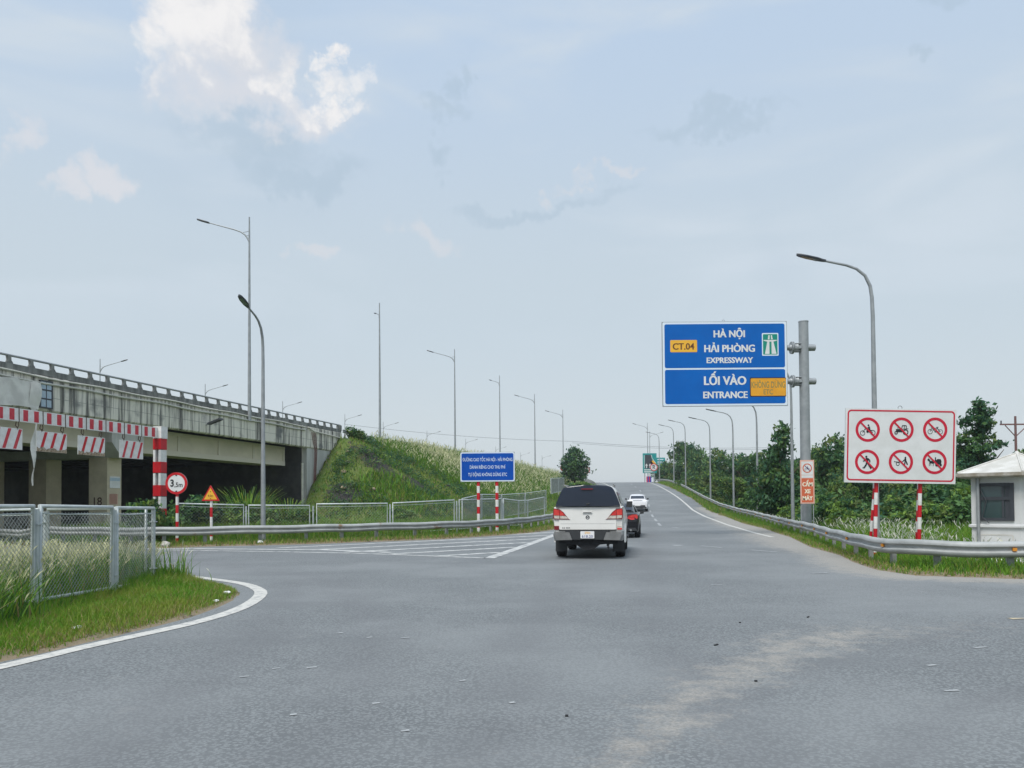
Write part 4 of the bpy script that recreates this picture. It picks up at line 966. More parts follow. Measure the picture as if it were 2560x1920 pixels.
# ------------------------------------------------------------------ chain link fences
def fence(label, panels, h=1.40, pitch=.06, wr=.0022, r=.03, back_posts=True, group=None):
    """panels: list of ((x,y,ztop),(x,y,ztop))"""
    a0 = panels[0][0]; o = empty('chain_link_fence', (a0[0], a0[1], a0[2] - h), label, 'fence', group=group); org = Vector((a0[0], a0[1], a0[2] - h))
    for (A, B) in panels:
        A = Vector(A) - org; B = Vector(B) - org; dn = Vector((0, 0, -1)); w_ = (B - A).length; ux = (B - A) / w_
        def P(u, v): return A + ux * u + dn * v
        b = MB(); b.tube([P(0, h - .08), P(0, .0), P(w_, 0), P(w_, h - .08)], r, 8); b.tube([P(0, h - .10), P(w_, h - .10)], r * .8, 6)
        b.tube([P(0.03, .10), P(w_ * .35, .115), P(w_ * .7, .105), P(w_ - .03, .10)], .010, 5)
        fr = b.build('panel_frame', M['fence'], o, 60)
        nrm = Vector((-ux.y, ux.x, 0)).normalized(); V = []; F = []
        u0, u1, v0, v1 = .03, w_ - .03, .08, h - .10; ph = v1 - v0
        for sg in (1, -1):
            c = -ph
            while c < (u1 - u0):
                ua, va, ub, vb = c, 0.0, c + ph, ph
                if ua < 0: va = -ua; ua = 0
                if ub > u1 - u0: vb = ph - (ub - (u1 - u0)); ub = u1 - u0
                if ub - ua > .02:
                    if sg < 0: va, vb = ph - va, ph - vb
                    p, q = P(u0 + ua, v0 + va), P(u0 + ub, v0 + vb); d = (q - p).normalized(); e = d.cross(nrm) * wr; g = nrm * wr; k0 = len(V)
                    V += [p + e, p - e * .5 + g, p - e * .5 - g, q + e, q - e * .5 + g, q - e * .5 - g]
                    F += [(k0, k0 + 1, k0 + 4, k0 + 3), (k0 + 1, k0 + 2, k0 + 5, k0 + 4), (k0 + 2, k0, k0 + 3, k0 + 5)]
                c += pitch
        MB().add(V, F).build('wire_mesh', M['wire'], fr)
    for i in range(len(panels)):
        e = Vector(panels[i][1]) - org
        if i + 1 < len(panels): e = (e + Vector(panels[i + 1][0]) - org) / 2
        MB().tube([e + Vector((0, 0, -h - .2)), e + Vector((0, 0, -.04))], r * 1.1, 8).build('post', M['fence'], o, 60)
        b = MB()
        for z in (-.25, -h + .3): b.box(e + Vector((0, 0, z)), (.10, .10, .02))
        b.build('clamp', M['fence'], o)
    return o
fence('near chain link fence on the grass island with pale dry grass behind it',
      [((-6.78, 7.15, 1.43), (-6.66, 8.75, 1.43)), ((-6.65, 8.9, 1.43), (-6.58, 10.55, 1.43)), ((-6.575, 10.7, 1.43), (-6.46, 12.4, 1.41)), ((-6.46, 12.55, 1.40), (-6.56, 14.05, 1.39))], 1.40, .075, .003, .034)
fence('second chain link fence closing the grass island behind the near one',
      [((-6.72, 14.1, 1.39), (-9.0, 14.9, 1.38)), ((-9.15, 14.95, 1.38), (-11.4, 15.7, 1.36)), ((-11.55, 15.75, 1.36), (-13.8, 16.5, 1.36))], 1.38, .085, .0019, .03)
fence('long chain link fence behind the left guardrail under the embankment',
      [((-13.24, 30.5, 1.55), (-10.91, 31.2, 1.47)), ((-10.73, 31.3, 1.46), (-8.44, 32, 1.43)), ((-8.19, 32.2, 1.49), (-5.43, 33.4, 1.5)), ((-5.22, 33.6, 1.51), (-2.68, 35.5, 1.64)),
       ((-2.47, 35.8, 1.64), (-.57, 39, 1.71)), ((-.45, 39.3, 1.71), (.34, 42, 1.62)), ((.36, 42.2, 1.62), (.89, 45, 1.65)), ((.92, 45.2, 1.65), (2.1, 50, 1.88))], 1.45, .13, .0019, .034)
fence('chain link fence climbing the foot of the embankment behind the blue board',
      [((-2.5, 38.4, 1.72), (-1.73, 43, 1.99)), ((-1.7, 43.2, 1.99), (-.7, 48, 2.03)), ((-.65, 48.3, 2.03), (.89, 55, 2.22)), ((.95, 55.3, 2.22), (2.74, 62, 2.54))], 1.5, .12, .0042, .032)
fence('far short chain link fence on the slope left of the lone tree', [((3.8, 75, 3.95), (5.0, 83, 4.25)), ((5.05, 83.4, 4.27), (6.24, 92, 4.56))], 1.6, .14, .006, .035)

# ------------------------------------------------------------------ guard booth
kc = (13.05, 19.85, -.2); o = empty('guard_booth', kc, 'white guard booth with chamfered corners and a pale hipped roof behind the right guardrail', 'booth')
PLAN = [Vector((-1.30, -.19)), Vector((-.54, -.95)), Vector((.55, -.95)), Vector((1.31, -.19)), Vector((.30, 1.05)), Vector((-.26, 1.05))]
def plan(off, z):
    out_ = []
    for i in range(6):
        p0, p, p1 = PLAN[i - 1], PLAN[i], PLAN[(i + 1) % 6]; d0 = (p - p0).normalized(); d1 = (p1 - p).normalized()
        n0 = Vector((d0.y, -d0.x)); n1 = Vector((d1.y, -d1.x)); m_ = (n0 + n1).normalized(); q = p + m_ * off / max(.35, m_.dot(n0)); out_.append((q.x, q.y, z))
    return out_
MB().loft([plan(0, .10), plan(0, 2.26)]).build('wall', M['booth'], o)
MB().loft([plan(.10, 0), plan(.10, .10), plan(.05, .16)]).build('base', M['booth'], o)
MB().loft([plan(.01, .93), plan(.06, .95), plan(.06, 1.0), plan(.01, 1.02)], cap=False).build('sill_band', M['booth'], o)
MB().loft([plan(.26, 2.20), plan(.29, 2.23), plan(.29, 2.31), plan(.2, 2.32)]).build('eave', M['roofe'], o)
ro = plan(.26, 2.315); ap = (.05, .05, 2.84); rf = MB()
rf.add(ro + [ap], [(i, (i + 1) % 6, 6) for i in range(6)]); roof = rf.build('roof', M['roofm'], o)
rdg = [MB().tube([Vector(q) + Vector((0, 0, .01)), Vector(ap) + Vector((0, 0, .01))], .025, 5).build('roof_ridge', M['roofm'], roof) for q in ro]
MB().tube([(.05, .05, 2.78), (.05, .05, 2.90)], [.09, .03], 8).build('finial', M['roofm'], roof)
for fi in (0, 1, 2):
    pa, pb = PLAN[fi], PLAN[fi + 1]; mdp = (pa + pb) / 2; d_ = (pb - pa).normalized(); nrm = Vector((d_.y, -d_.x)); rz = math.atan2(d_.y, d_.x)
    def put_on(ob, off, z): ob.location = (mdp.x + nrm.x * off, mdp.y + nrm.y * off, z); ob.rotation_euler.z = rz
    b = MB()
    for x in (-.36, .36): b.box((x, 0, 0), (.09, .06, .94))
    for z in (-.435, .09, .435): b.box((0, 0, z), (.63, .056, .08))
    b.box((.17, .004, -.17), (.05, .046, .44)); b.box((.17, .004, .262), (.05, .046, .266))
    wnd = b.build('window', M['dframe'], o); put_on(wnd, .012, 1.58)
    MB().box((0, .016, .0), (.66, .012, .84)).build('glass', M['glassg'], wnd)
    MB().box((.265, .004, .0), (.11, .008, .8)).build('blind', M['dframe'], wnd)
    pnl = MB(); pnl.band(rrect(-.38, -.25, .38, .25, .05), rrect(-.35, -.22, .35, .22, .04), -.006, 0)
    put_on(pnl.build('wall_panel', M['roofm'], o), .0, .52)
    put_on(MB().box((0, -.02, 0), (.26, .03, .035)).build('hatch_handle', M['dframe'], o), .0, .40)
pc_ = Vector((PLAN[0].x + .10, PLAN[0].y - .14, 0))
MB().tube([pc_ + Vector((-.03, -.03, .05)), pc_ + Vector((-.03, -.03, 2.25))], .04, 8).build('down_pipe', M['galv'], o, 50)
MB().tube([pc_ + Vector((.0, -.08, 1.9)), pc_ + Vector((.1, -.16, 1.6)), pc_ + Vector((.03, -.1, 1.2)), pc_ + Vector((.14, -.2, 1.05))], .012, 5).build('cable', M['dframe'], o)
sl = MB().box((12.2, 19.6, -.16), (5.2, 4.4, .1)).build('paving_slab', M['stone']); setp(sl, kind='structure')

# ------------------------------------------------------------------ vehicles
def sect(y, w_, zb, zt, tuck=.06, top=.94, mid=.55):
    zm_ = zb + (zt - zb) * mid
    pts = [(w_ - tuck - .02, zb), (w_ - .03, zb + .06), (w_, zm_), (w_ * .985, zt - .10), (w_ * top, zt - .02), (w_ * top - .06, zt)]
    return [(x, y, z) for x, z in pts] + [(-x, y, z) for x, z in pts[::-1]]
def wheel(parent, x, y, r, wd):
    b = MB(); s = 1 if x > 0 else -1
    prof = [(-wd / 2, r * .62), (-wd / 2, r * .93), (-wd * .36, r), (wd * .36, r), (wd / 2, r * .93), (wd / 2, r * .62)]
    n = 28; v = [(x + a, y + q * math.cos(2 * math.pi * i / n), r + q * math.sin(2 * math.pi * i / n)) for a, q in prof for i in range(n)]
    f = [(k * n + i, k * n + (i + 1) % n, (k + 1) * n + (i + 1) % n, (k + 1) * n + i) for k in range(5) for i in range(n)]
    b.add(v, f); t = b.build('wheel', M['rubber'], parent, 40)
    d = MB(); d.tube([(x + s * wd * .05, y, r), (x + s * wd * .38, y, r)], r * .63, 24); 
    for k in range(5):
        a_ = 2 * math.pi * k / 5; d.box((x + s * wd * .4, y + r * .32 * math.cos(a_), r + r * .32 * math.sin(a_)), (.03, r * .6, .07), mtx=Matrix.Rotation(a_, 4, 'X'))
    d.build('rim', M['silver'], t, 40)
# --- pickup
PK = empty('pickup_truck', (1.93, 19.6, 0), 'white pickup truck with a dark glazed canopy, nearest vehicle on the road', 'pickup truck', rz=R(-9.5))
rings = [sect(y, w_, zb, zt, .06, tp_) for y, w_, zb, zt, tp_ in ((.0, .870, .66, 1.33, .985), (.04, .885, .60, 1.345, .98), (.5, .905, .50, 1.35, .975), (1.1, .93, .50, 1.35, .965), (1.7, .915, .42, 1.34, .965), (2.6, .915, .40, 1.31, .965),
         (3.5, .92, .42, 1.26, .96), (4.1, .93, .52, 1.20, .93), (4.8, .91, .46, 1.10, .90), (5.15, .84, .44, .98, .88), (5.28, .72, .5, .86, .85))]
MB().loft(rings).build('body', M['carw'], PK, 35)
# fender bulge over the rear wheel and its arch
for s in (-1, 1):
    b = MB(); n = 14
    for (ra, rb, wo) in ((.47, .40, .945),):
        v = []
        for i in range(n + 1):
            a_ = math.pi * i / n
            for rr_, xx in ((ra + .06, .90), (ra, wo), (rb, wo), (rb, .80)): v.append((s * xx, 1.12 - rr_ * math.cos(a_), .40 + rr_ * math.sin(a_)))
        f = [(4 * i + k, 4 * i + k + 1, 4 * i + 4 + k + 1, 4 * i + 4 + k) for i in range(n) for k in range(3)]
        b.add(v, f)
    b.build('wheel_arch', M['carw'], PK, 50)
    b = MB(); b.add([(s * .932, 1.12 - .40 * math.cos(math.pi * i / n), .40 + .40 * math.sin(math.pi * i / n)) for i in range(n + 1)], [tuple(range(n + 1))]); b.build('arch_shadow_sheet', M['under'], PK)  # flat dark sheet painting the wheel arch shadow on the uncut body
    b = MB(); b.add([(s * .934, 4.33 - .42 * math.cos(math.pi * i / n), .40 + .42 * math.sin(math.pi * i / n)) for i in range(n + 1)], [tuple(range(n + 1))]); b.build('arch_shadow_sheet', M['under'], PK)
# tailgate skin: proud of the body, with its joints
tg = MB(); tg.loft([[(x, yy, z) for x, z in rrect(-.735, .755, .715, 1.335, .03)] for yy in (-.022, .03)]); tail = tg.build('tailgate', M['carw'], PK)
tg = MB(); tg.loft([[(-.70, -.0235, z), (.68, -.0235, z)] for z in (.90, .905)], cap=False, closed=False); tg.build('crease', M['silver'], tail)
b = MB(); b.loft([[(x, yy, z) for x, z in rrect(-.13, 1.175, .11, 1.245, .02)] for yy in (-.05, -.02)]); b.build('handle', M['carw'], tail)
b = MB(); b.loft([[(x, yy, z) for x, z in rrect(-.115, 1.182, .095, 1.196, .006)] for yy in (-.054, -.05)]); b.build('handle_recess', M['plast'], tail)
b = MB(); b.ring(-.005, 1.065, .032, .052, -.026, 0, 20); b.stroke([(-.045, 1.085), (-.005, 1.062), (.035, 1.085)], .016, -.027, 0); b.build('emblem', M['dframe'], tail)
b = MB(); text(b, '3.2 4X4', -.555, .80, .20, .035, -.026, 0, .02); b.build('badge', M['plast'], tail)
b = MB(); b.box((-.01, -.012, .738), (1.46, .05, .026)); b.build('tailgate_gap', M['under'], PK)
# tail lamps
for s in (-1, 1):
    xo = s * .875
    b = MB(); P_ = [(s * .45, 1.015), (s * .49, 1.03), (s * .62, 1.20), (s * .72, 1.275), (s * .872, 1.295), (s * .885, 1.24), (s * .885, 1.06), (s * .86, 1.02)]
    b.loft([[(x, yy, z) for x, z in P_] for yy in (-.036, .02)]); b.build('tail_lamp', M['taild'], PK)
    lampo = bpy.data.objects[b and PK.children[-1].name]
    rd = MB(); rd.poly([(s * .585, 1.115), (s * .64, 1.195), (s * .715, 1.25), (s * .715, 1.115)], -.039, 0); rd.poly([(s * .73, 1.255), (s * .86, 1.28), (s * .868, 1.24), (s * .868, 1.125), (s * .73, 1.12)], -.039, 0)
    rd.build('red_lens', M['tail'], lampo)
    wl = MB(); wl.poly([(s * .495, 1.035), (s * .57, 1.105), (s * .715, 1.105), (s * .715, 1.035)], -.039, 0); wl.poly([(s * .73, 1.035), (s * .73, 1.11), (s * .866, 1.115), (s * .855, 1.045)], -.039, 0)
    wl.build('clear_lens', M['tailw'], lampo)
    b = MB(); b.box((s * .80, -.005, .80), (.125, .05, .10)); b.build('reflector', M['taild'] if s < 0 else M['tailw'], PK)
b = MB(); b.box((.80, -.032, .775), (.12, .01, .045)); b.build('reflector_strip', M['tail'], PK)
# rear bumper
b = MB(); b.loft([[(-.60, yy, .50), (.58, yy, .50), (.55, yy, .73), (-.57, yy, .73)] for yy in (-.10, .05)]); b.build('bumper_centre', M['plast'], PK)
for s in (-1, 1):
    b = MB(); b.loft([[(s * x, yy, z) for x, z in p] for yy, p in ((-.13, [(.40, .50), (.47, .685), (.83, .69), (.855, .63), (.80, .49)]), (.0, [(.40, .48), (.45, .70), (.86, .70), (.895, .63), (.86, .47)]), (.35, [(.6, .48), (.6, .70), (.89, .70), (.91, .63), (.89, .48)]))])
    b.build('bumper_corner', M['silver'], PK, 30)
b = MB(); b.loft([[(x, yy, z) for x, z in rrect(-.185, .535, .165, .715, .015)] for yy in (-.125, -.10)]); pln = b.build('number_plate', M['plate'], PK)
b = MB(); text(b, '29H', -.01, .675, .14, .055, -.128, 0, .01); b.build('faded_print', M['yellow'], pln)
b = MB(); text(b, '618.20', -.01, .585, .28, .065, -.128, 0, .01); b.build('print', M['pblue'], pln)
# underside: chassis, axle hump, exhaust, mud flaps
b = MB(); b.loft([[(-.62, yy, .40), (-.30, yy, .36), (-.14, yy, .25), (.0, yy, .23), (.14, yy, .25), (.30, yy, .37), (.62, yy, .40), (.72, yy, .52), (-.72, yy, .52)] for yy in (.02, .3)]); b.build('spare_wheel_cover', M['under'], PK)
b = MB(); b.box((0, 2.4, .46), (1.5, 4.6, .12)); b.box((0, 1.12, .40), (1.5, .14, .14)); b.tube([(0, .95, .40), (0, 1.3, .40)], .17, 12); b.build('chassis', M['under'], PK)
b = MB(); b.tube([(.50, -.02, .36), (.50, .5, .38)], .035, 10); b.tube([(.51, -.03, .30), (.51, .1, .30)], .03, 8); b.build('exhaust', M['under'], PK)
for s in (-1, 1):
    b = MB(); b.box((s * .75, .62, .36), (.30, .02, .40)); b.build('mud_flap', M['plast'], PK)
for x in (-.785, .785):
    for y in (1.12, 4.33): wheel(PK, x, y, .385, .25)
# canopy with glazed hatch and cab
def greenh(y, wb, wt, zb, zt, r_=.10):
    p = [(wb, zb), (wb * .985, zb + .04), (wt + .05, zt - .16), (wt - .01, zt - .05), (wt - .10, zt - .005), (wt - .3, zt + .012)]
    return [(x, y, z) for x, z in p] + [(-x, y, z) for x, z in p[::-1]]
MB().loft([greenh(.17, .836, .63, 1.345, 1.85), greenh(.26, .84, .655, 1.345, 1.868), greenh(.9, .845, .665, 1.345, 1.88), greenh(1.65, .845, .665, 1.345, 1.88)]).build('canopy', M['carw'], PK, 40)
b = MB(); hp2 = [(.822, 1.35), (.808, 1.42), (.700, 1.73), (.635, 1.825), (.50, 1.872), (0, 1.888)]; pr2 = hp2 + [(-x, z) for x, z in hp2[-2::-1]]
def tilt(x, z, o_): return (x, -.03 + (z - 1.35) * .13 + o_, z)
zz_ = [1.35, 1.40, 1.48, 1.56, 1.64, 1.72, 1.78, 1.825, 1.855, 1.875, 1.888]; ww_ = [.822, .812, .783, .752, .720, .686, .652, .615, .555, .46, .28]; nu = 16
gv = []
for z, w0 in zip(zz_, ww_):
    for a in range(nu + 1):
        u_ = -1 + 2 * a / nu; t_ = tilt(w0 * u_, z, 0); gv.append((t_[0], t_[1] - .055 * (1 - u_ * u_) - .012 * math.sin((z - 1.35) / .54 * math.pi), z))
gf = [(r_ * (nu + 1) + a, r_ * (nu + 1) + a + 1, (r_ + 1) * (nu + 1) + a + 1, (r_ + 1) * (nu + 1) + a) for r_ in range(len(zz_) - 1) for a in range(nu)]
b.add(gv, gf)
rim = [gv[r_ * (nu + 1)] for r_ in range(len(zz_))] + gv[-nu:] + [gv[r_ * (nu + 1) + nu] for r_ in range(len(zz_) - 2, -1, -1)]
b.loft([rim, [(x * .99, y + .12, z - .005) for x, y, z in rim]], cap=False, closed=False); ht = b.build('rear_hatch', M['carg'], PK, 40)
b = MB(); b.loft([[tilt(x, z, q) for x, z in rrect(-.815, 1.325, .815, 1.365, .015)] for q in (-.02, .03)]); b.build('hatch_seal', M['plast'], ht)
b = MB(); b.tube([tilt(-.03, 1.40, -.085), tilt(.05, 1.42, -.095)], .016, 6); b.tube([tilt(.0, 1.38, -.085), tilt(.0, 1.42, -.09)], .02, 6); b.build('hatch_handle', M['plast'], ht)
b = MB(); b.loft([[tilt(x, z, q) for x, z in rrect(-.16, 1.775, .14, 1.80, .01)] for q in (-.10, -.04)]); b.build('brake_light', M['taild'], ht)
for s in (-1, 1):
    b = MB(); b.add([(s * .842, .22, 1.42), (s * .845, 1.55, 1.42), (s * .722, 1.50, 1.72), (s * .715, .34, 1.72)], [(0, 1, 2, 3) if s > 0 else (3, 2, 1, 0)]); b.build('side_window', M['carg'], PK)
    b = MB(); b.tube([(s * .64, .35, 1.90), (s * .64, 1.6, 1.90)], .018, 6); b.tube([(s * .60, 1.9, 1.90), (s * .58, 3.1, 1.90)], .02, 6); b.build('roof_rail', M['silver'], PK)
MB().loft([greenh(1.70, .85, .62, 1.32, 1.81), greenh(1.95, .86, .635, 1.30, 1.84), greenh(2.7, .865, .635, 1.28, 1.85), greenh(3.2, .865, .61, 1.26, 1.81), greenh(3.95, .86, .66, 1.20, 1.34)]).build('cab', M['carw'], PK, 40)
for s in (-1, 1):
    for y0_, y1_ in ((1.85, 2.55), (2.65, 3.5)):
        b = MB(); b.add([(s * .862, y0_, 1.36), (s * .866, y1_, 1.36), (s * .715, y1_ - (.35 if y1_ > 3 else 0), 1.72), (s * .715, y0_ + .08, 1.72)], [(0, 1, 2, 3) if s > 0 else (3, 2, 1, 0)]); b.build('door_window', M['carg'], PK)
    b = MB(); b.loft([[(s * .90, yy, 1.30), (s * 1.08, yy, 1.30), (s * 1.09, yy, 1.48), (s * .93, yy, 1.48)] for yy in (3.25, 3.40)]); b.build('wing_mirror', M['plast'], PK)
b = MB(); b.box((.925, 3.0, .47), (.10, 1.5, .05)); b.box((-.925, 3.0, .47), (.10, 1.5, .05)); b.build('side_step', M['plast'], PK)

def sedan(name, loc, rz, label, paint, style):
    o = empty(name, loc, label, 'car', rz=rz)
    rings = [sect(y, w_, zb, zt, .05, tp_) for y, w_, zb, zt, tp_ in ((.0, .78, .42, .86, .90), (.05, .84, .30, .97, .90), (.18, .88, .24, 1.02, .90), (.7, .915, .22, 1.03, .90), (1.5, .92, .22, .99, .93), (3.0, .92, .22, .95, .95), (3.9, .915, .24, .90, .92), (4.5, .87, .26, .78, .88), (4.78, .70, .32, .66, .85))]
    MB().loft(rings).build('body', paint, o, 35)
    MB().loft([greenh(.55, .76, .68, .98, 1.10), greenh(1.15, .80, .64, .98, 1.34), greenh(1.7, .82, .60, .97, 1.44), greenh(2.5, .82, .58, .95, 1.45), greenh(3.0, .81, .56, .93, 1.36), greenh(3.8, .78, .6, .90, .98)]).build('cabin', paint, o, 40)
    b = MB(); b.add([(-.60, .58, 1.135), (.60, .58, 1.135), (.55, 1.14, 1.365), (-.55, 1.14, 1.365)], [(0, 1, 2, 3)]); b.build('rear_window', M['carg'], o)
    for s in (-1, 1):
        b = MB(); b.add([(s * .80, 1.0, 1.05), (s * .815, 3.2, 1.0), (s * .655, 2.75, 1.34), (s * .655, 1.5, 1.36)], [(0, 1, 2, 3) if s > 0 else (3, 2, 1, 0)]); b.build('side_window', M['carg'], o)
        b = MB(); b.loft([[(s * .88, yy, .93), (s * 1.06, yy, .95), (s * 1.06, yy, 1.08), (s * .92, yy, 1.08)] for yy in (2.95, 3.08)]); b.build('wing_mirror', M['plast'], o)
        if style == 'round':
            b = MB(); P_ = [(s * .42, .80), (s * .46, .90), (s * .62, .965), (s * .80, .955), (s * .845, .86), (s * .80, .77), (s * .58, .74)]
            b.loft([[(x, yy + (.05 if abs(x) > .7 else 0), z) for x, z in P_] for yy in (-.035, .12)]); b.build('tail_lamp', M['tail'], o)
        b = MB(); n = 12
        for yc_ in (.98, 3.80): b.add([(s * .921, yc_ - .37 * math.cos(math.pi * i / n), .33 + .37 * math.sin(math.pi * i / n)) for i in range(n + 1)], [tuple(range(n + 1))])
        b.build('arch_shade_sheet', M['under'], o)  # dark sheets on the body side stand in for shade in the arches
    if style == 'slim':
        b = MB(); b.loft([[(x, yy + (.05 if abs(x) > .6 else 0), z) for x, z in ((-.82, .875), (-.7, .86), (.7, .86), (.82, .875), (.8, .915), (.7, .905), (-.7, .905), (-.8, .915))] for yy in (-.01, .1)]); b.build('tail_lamp', mat('slim_tail_lamp', (.09, .01, .02), rough=.2), o)
        b = MB(); b.loft([[(x, yy, z) for x, z in ((-.68, .44), (.68, .44), (.62, .58), (-.62, .58))] for yy in (-.03, .05)]); b.build('plate_recess', M['plast'], o)
    b = MB(); b.loft([[(x, yy, z) for x, z in ((-.80, .30), (.80, .30), (.74, .42), (-.74, .42))] for yy in (-.02, .1)]); b.build('diffuser', M['plast'], o)
    for x in (-.55, .55): MB().tube([(x, -.04, .33), (x, .1, .33)], .045, 10).build('exhaust_tip', M['chrome'], o)
    b = MB(); b.loft([[(x, yy, z) for x, z in rrect(-.24, .52, .24, .63, .01)] for yy in (-.04, .02)]); b.build('number_plate', M['plate'], o)
    b = MB(); b.box((0, 2.3, .26), (1.6, 3.8, .1)); b.build('underbody', M['under'], o)
    b = MB(); b.loft([[(x, yy, z) for x, z in ((-.40, .985), (.40, .985), (.40, 1.0), (-.40, 1.0))] for yy in (.02, .1)]); b.build('boot_trim', M['chrome'] if style == 'round' else M['plast'], o)
    for x in (-.80, .80):
        for y in (.98, 3.80): wheel(o, x, y, .335, .22)
    return o
sedan('car', (4.22, 31.0, .02), R(-10), 'black saloon car half hidden behind the white pickup', M['carb'], 'round')
o = sedan('car', (10.95, 67, .70), R(-8), 'small white saloon car climbing the ramp ahead', M['carw2'], 'slim'); o.rotation_euler.x = R(2.6)

# ------------------------------------------------------------------ vegetation
def scatter_leaves(lobes, n_clump, per, size, spread, mats_p, seed, shell=.55, flat=0.0, zmin=None):
    g = np.random.default_rng(seed); vol = np.array([l[3] * l[4] * l[5] for l in lobes]) ** .7; pr_ = vol / vol.sum()
    li = g.choice(len(lobes), n_clump, p=pr_); Lb = np.array(lobes)[li]
    d = g.normal(size=(n_clump, 3)); d /= np.linalg.norm(d, axis=1)[:, None]
    r_ = shell + (1 - shell) * g.random(n_clump) ** .6
    r_ = np.minimum(r_ * (1 + .12 * g.normal(size=n_clump)), 1.06)
    cc = Lb[:, :3] + d * Lb[:, 3:] * r_[:, None]
    cm = g.choice(len(mats_p), n_clump, p=mats_p)
    ci = np.repeat(np.arange(n_clump), per); n = len(ci)
    p = cc[ci] + g.normal(size=(n, 3)) * spread * np.array([1, 1, .7 - .5 * flat])
    nm = g.normal(size=(n, 3)) + np.array([0, 0, .7 + 1.5 * flat]); nm /= np.linalg.norm(nm, axis=1)[:, None]
    t = np.cross(nm, g.normal(size=(n, 3))); t /= np.linalg.norm(t, axis=1)[:, None]; bt = np.cross(nm, t)
    s_ = size * (.6 + .8 * g.random(n))[:, None]
    V = np.stack([p - t * s_, p + bt * s_ * .45, p + t * s_, p - bt * s_ * .45], 1).reshape(-1, 3)
    if zmin is not None: V[:, 2] = np.maximum(V[:, 2], zmin)
    return V, np.arange(4 * n).reshape(n, 4), cm[ci]
LM = [M['lf1'], M['lf2'], M['lf3'], M['lf4'], M['lf5']]
def tree_mesh(kind, seed):
    g = np.random.default_rng(seed); lob = []
    if kind == 'broad':
        for i in range(11):
            a = g.random() * 6.28; q = .28 * g.random() ** .5
            lob.append((q * math.cos(a), q * math.sin(a), .42 + .42 * g.random(), .15 + .06 * g.random(), .15 + .06 * g.random(), .10 + .06 * g.random()))
        lob.append((0, 0, .28, .30, .30, .22)); mp_ = [.30, .36, .14, .17, .03]
        V, F, m_ = scatter_leaves(lob, 460, 13, .030, .034, mp_, seed)
    elif kind == 'olive':
        for i in range(10):
            a = g.random() * 6.28; q = .32 * g.random() ** .5
            lob.append((q * math.cos(a), q * math.sin(a), .36 + .5 * g.random(), .14, .14, .10))
        lob.append((0, 0, .3, .32, .32, .25)); V, F, m_ = scatter_leaves(lob, 420, 13, .030, .036, [.12, .28, .42, .04, .14], seed)
    elif kind == 'tall':
        for i in range(13):
            a = g.random() * 6.28; z = .25 + .68 * i / 12; q = .20 * (1.05 - z)
            lob.append((q * math.cos(a), q * math.sin(a), z, .17 * (1.25 - z), .17 * (1.25 - z), .09))
        lob.append((0, 0, .35, .2, .2, .25)); V, F, m_ = scatter_leaves(lob, 460, 13, .028, .030, [.40, .36, .06, .18, 0], seed)
    elif kind == 'layer':
        for i in range(44):
            z = .22 + .76 * (i / 43) ** .9; q = (.46 - .40 * z) * g.random() ** .35; a = g.random() * 6.28; w0 = .20 - .13 * z
            lob.append((q * math.cos(a), q * math.sin(a), z + .05 * g.random() - .02, w0, w0, .022 + .02 * g.random()))
        lob.append((0, 0, .42, .22, .22, .22))
        V, F, m_ = scatter_leaves(lob, 640, 13, .024, .028, [.42, .20, .04, .34, 0], seed, .2, .5)
    elif kind == 'cone':
        for i in range(12):
            a = g.random() * 6.28; z = .18 + .74 * i / 11; w0 = .33 * math.sin((.12 + .86 * z) ** .85 * math.pi) + .02
            for a2 in (a, a + 2.1, a + 4.2): lob.append((.5 * w0 * math.cos(a2), .5 * w0 * math.sin(a2), z + .05 * g.random(), w0 * .62, w0 * .62, .11))
        V, F, m_ = scatter_leaves(lob, 560, 13, .028, .030, [.36, .30, .0, .34, 0], seed)
    elif kind == 'bush':
        for i in range(9):
            a = g.random() * 6.28; q = .42 * g.random() ** .5
            lob.append((q * math.cos(a), q * math.sin(a), .3 + .35 * g.random(), .26, .26, .24))
        V, F, m_ = scatter_leaves(lob, 230, 13, .055, .06, [.24, .38, .18, .12, .08], seed, zmin=0)
    else:
        for i in range(9):
            a = g.random() * 6.28; q = .42 * g.random() ** .5
            lob.append((q * math.cos(a), q * math.sin(a), .3 + .35 * g.random(), .26, .26, .24))
        V, F, m_ = scatter_leaves(lob, 230, 13, .055, .06, [.05, .30, .20, .0, .45], seed, zmin=0)
    return np_mesh('crown', V, [(F, m_)], LM, obj=False)
def trunk_mesh(seed):
    g = random.Random(seed); b = MB(); b.tube([(0, 0, -.06), (.01, .0, .2), (-.01, .01, .45), (.01, 0, .7)], [.028, .020, .014, .006], 8)
    for i in range(6):
        a = g.random() * 6.28; z = .2 + .07 * i; l = .2 + .1 * g.random()
        b.tube([(0, 0, z), (l * .5 * math.cos(a), l * .5 * math.sin(a), z + .10), (l * math.cos(a), l * math.sin(a), z + .22)], [.011, .007, .003], 5)
    return b.mesh('trunk', [M['bark']], 60)
CR = {k: [tree_mesh(k, 11 + 7 * i) for i in range(2 if k in ('broad', 'olive', 'bush') else 1)] for k in ('broad', 'olive', 'tall', 'layer', 'cone', 'bush', 'lime')}
TK = [trunk_mesh(i) for i in range(3)]; cnt = [0]
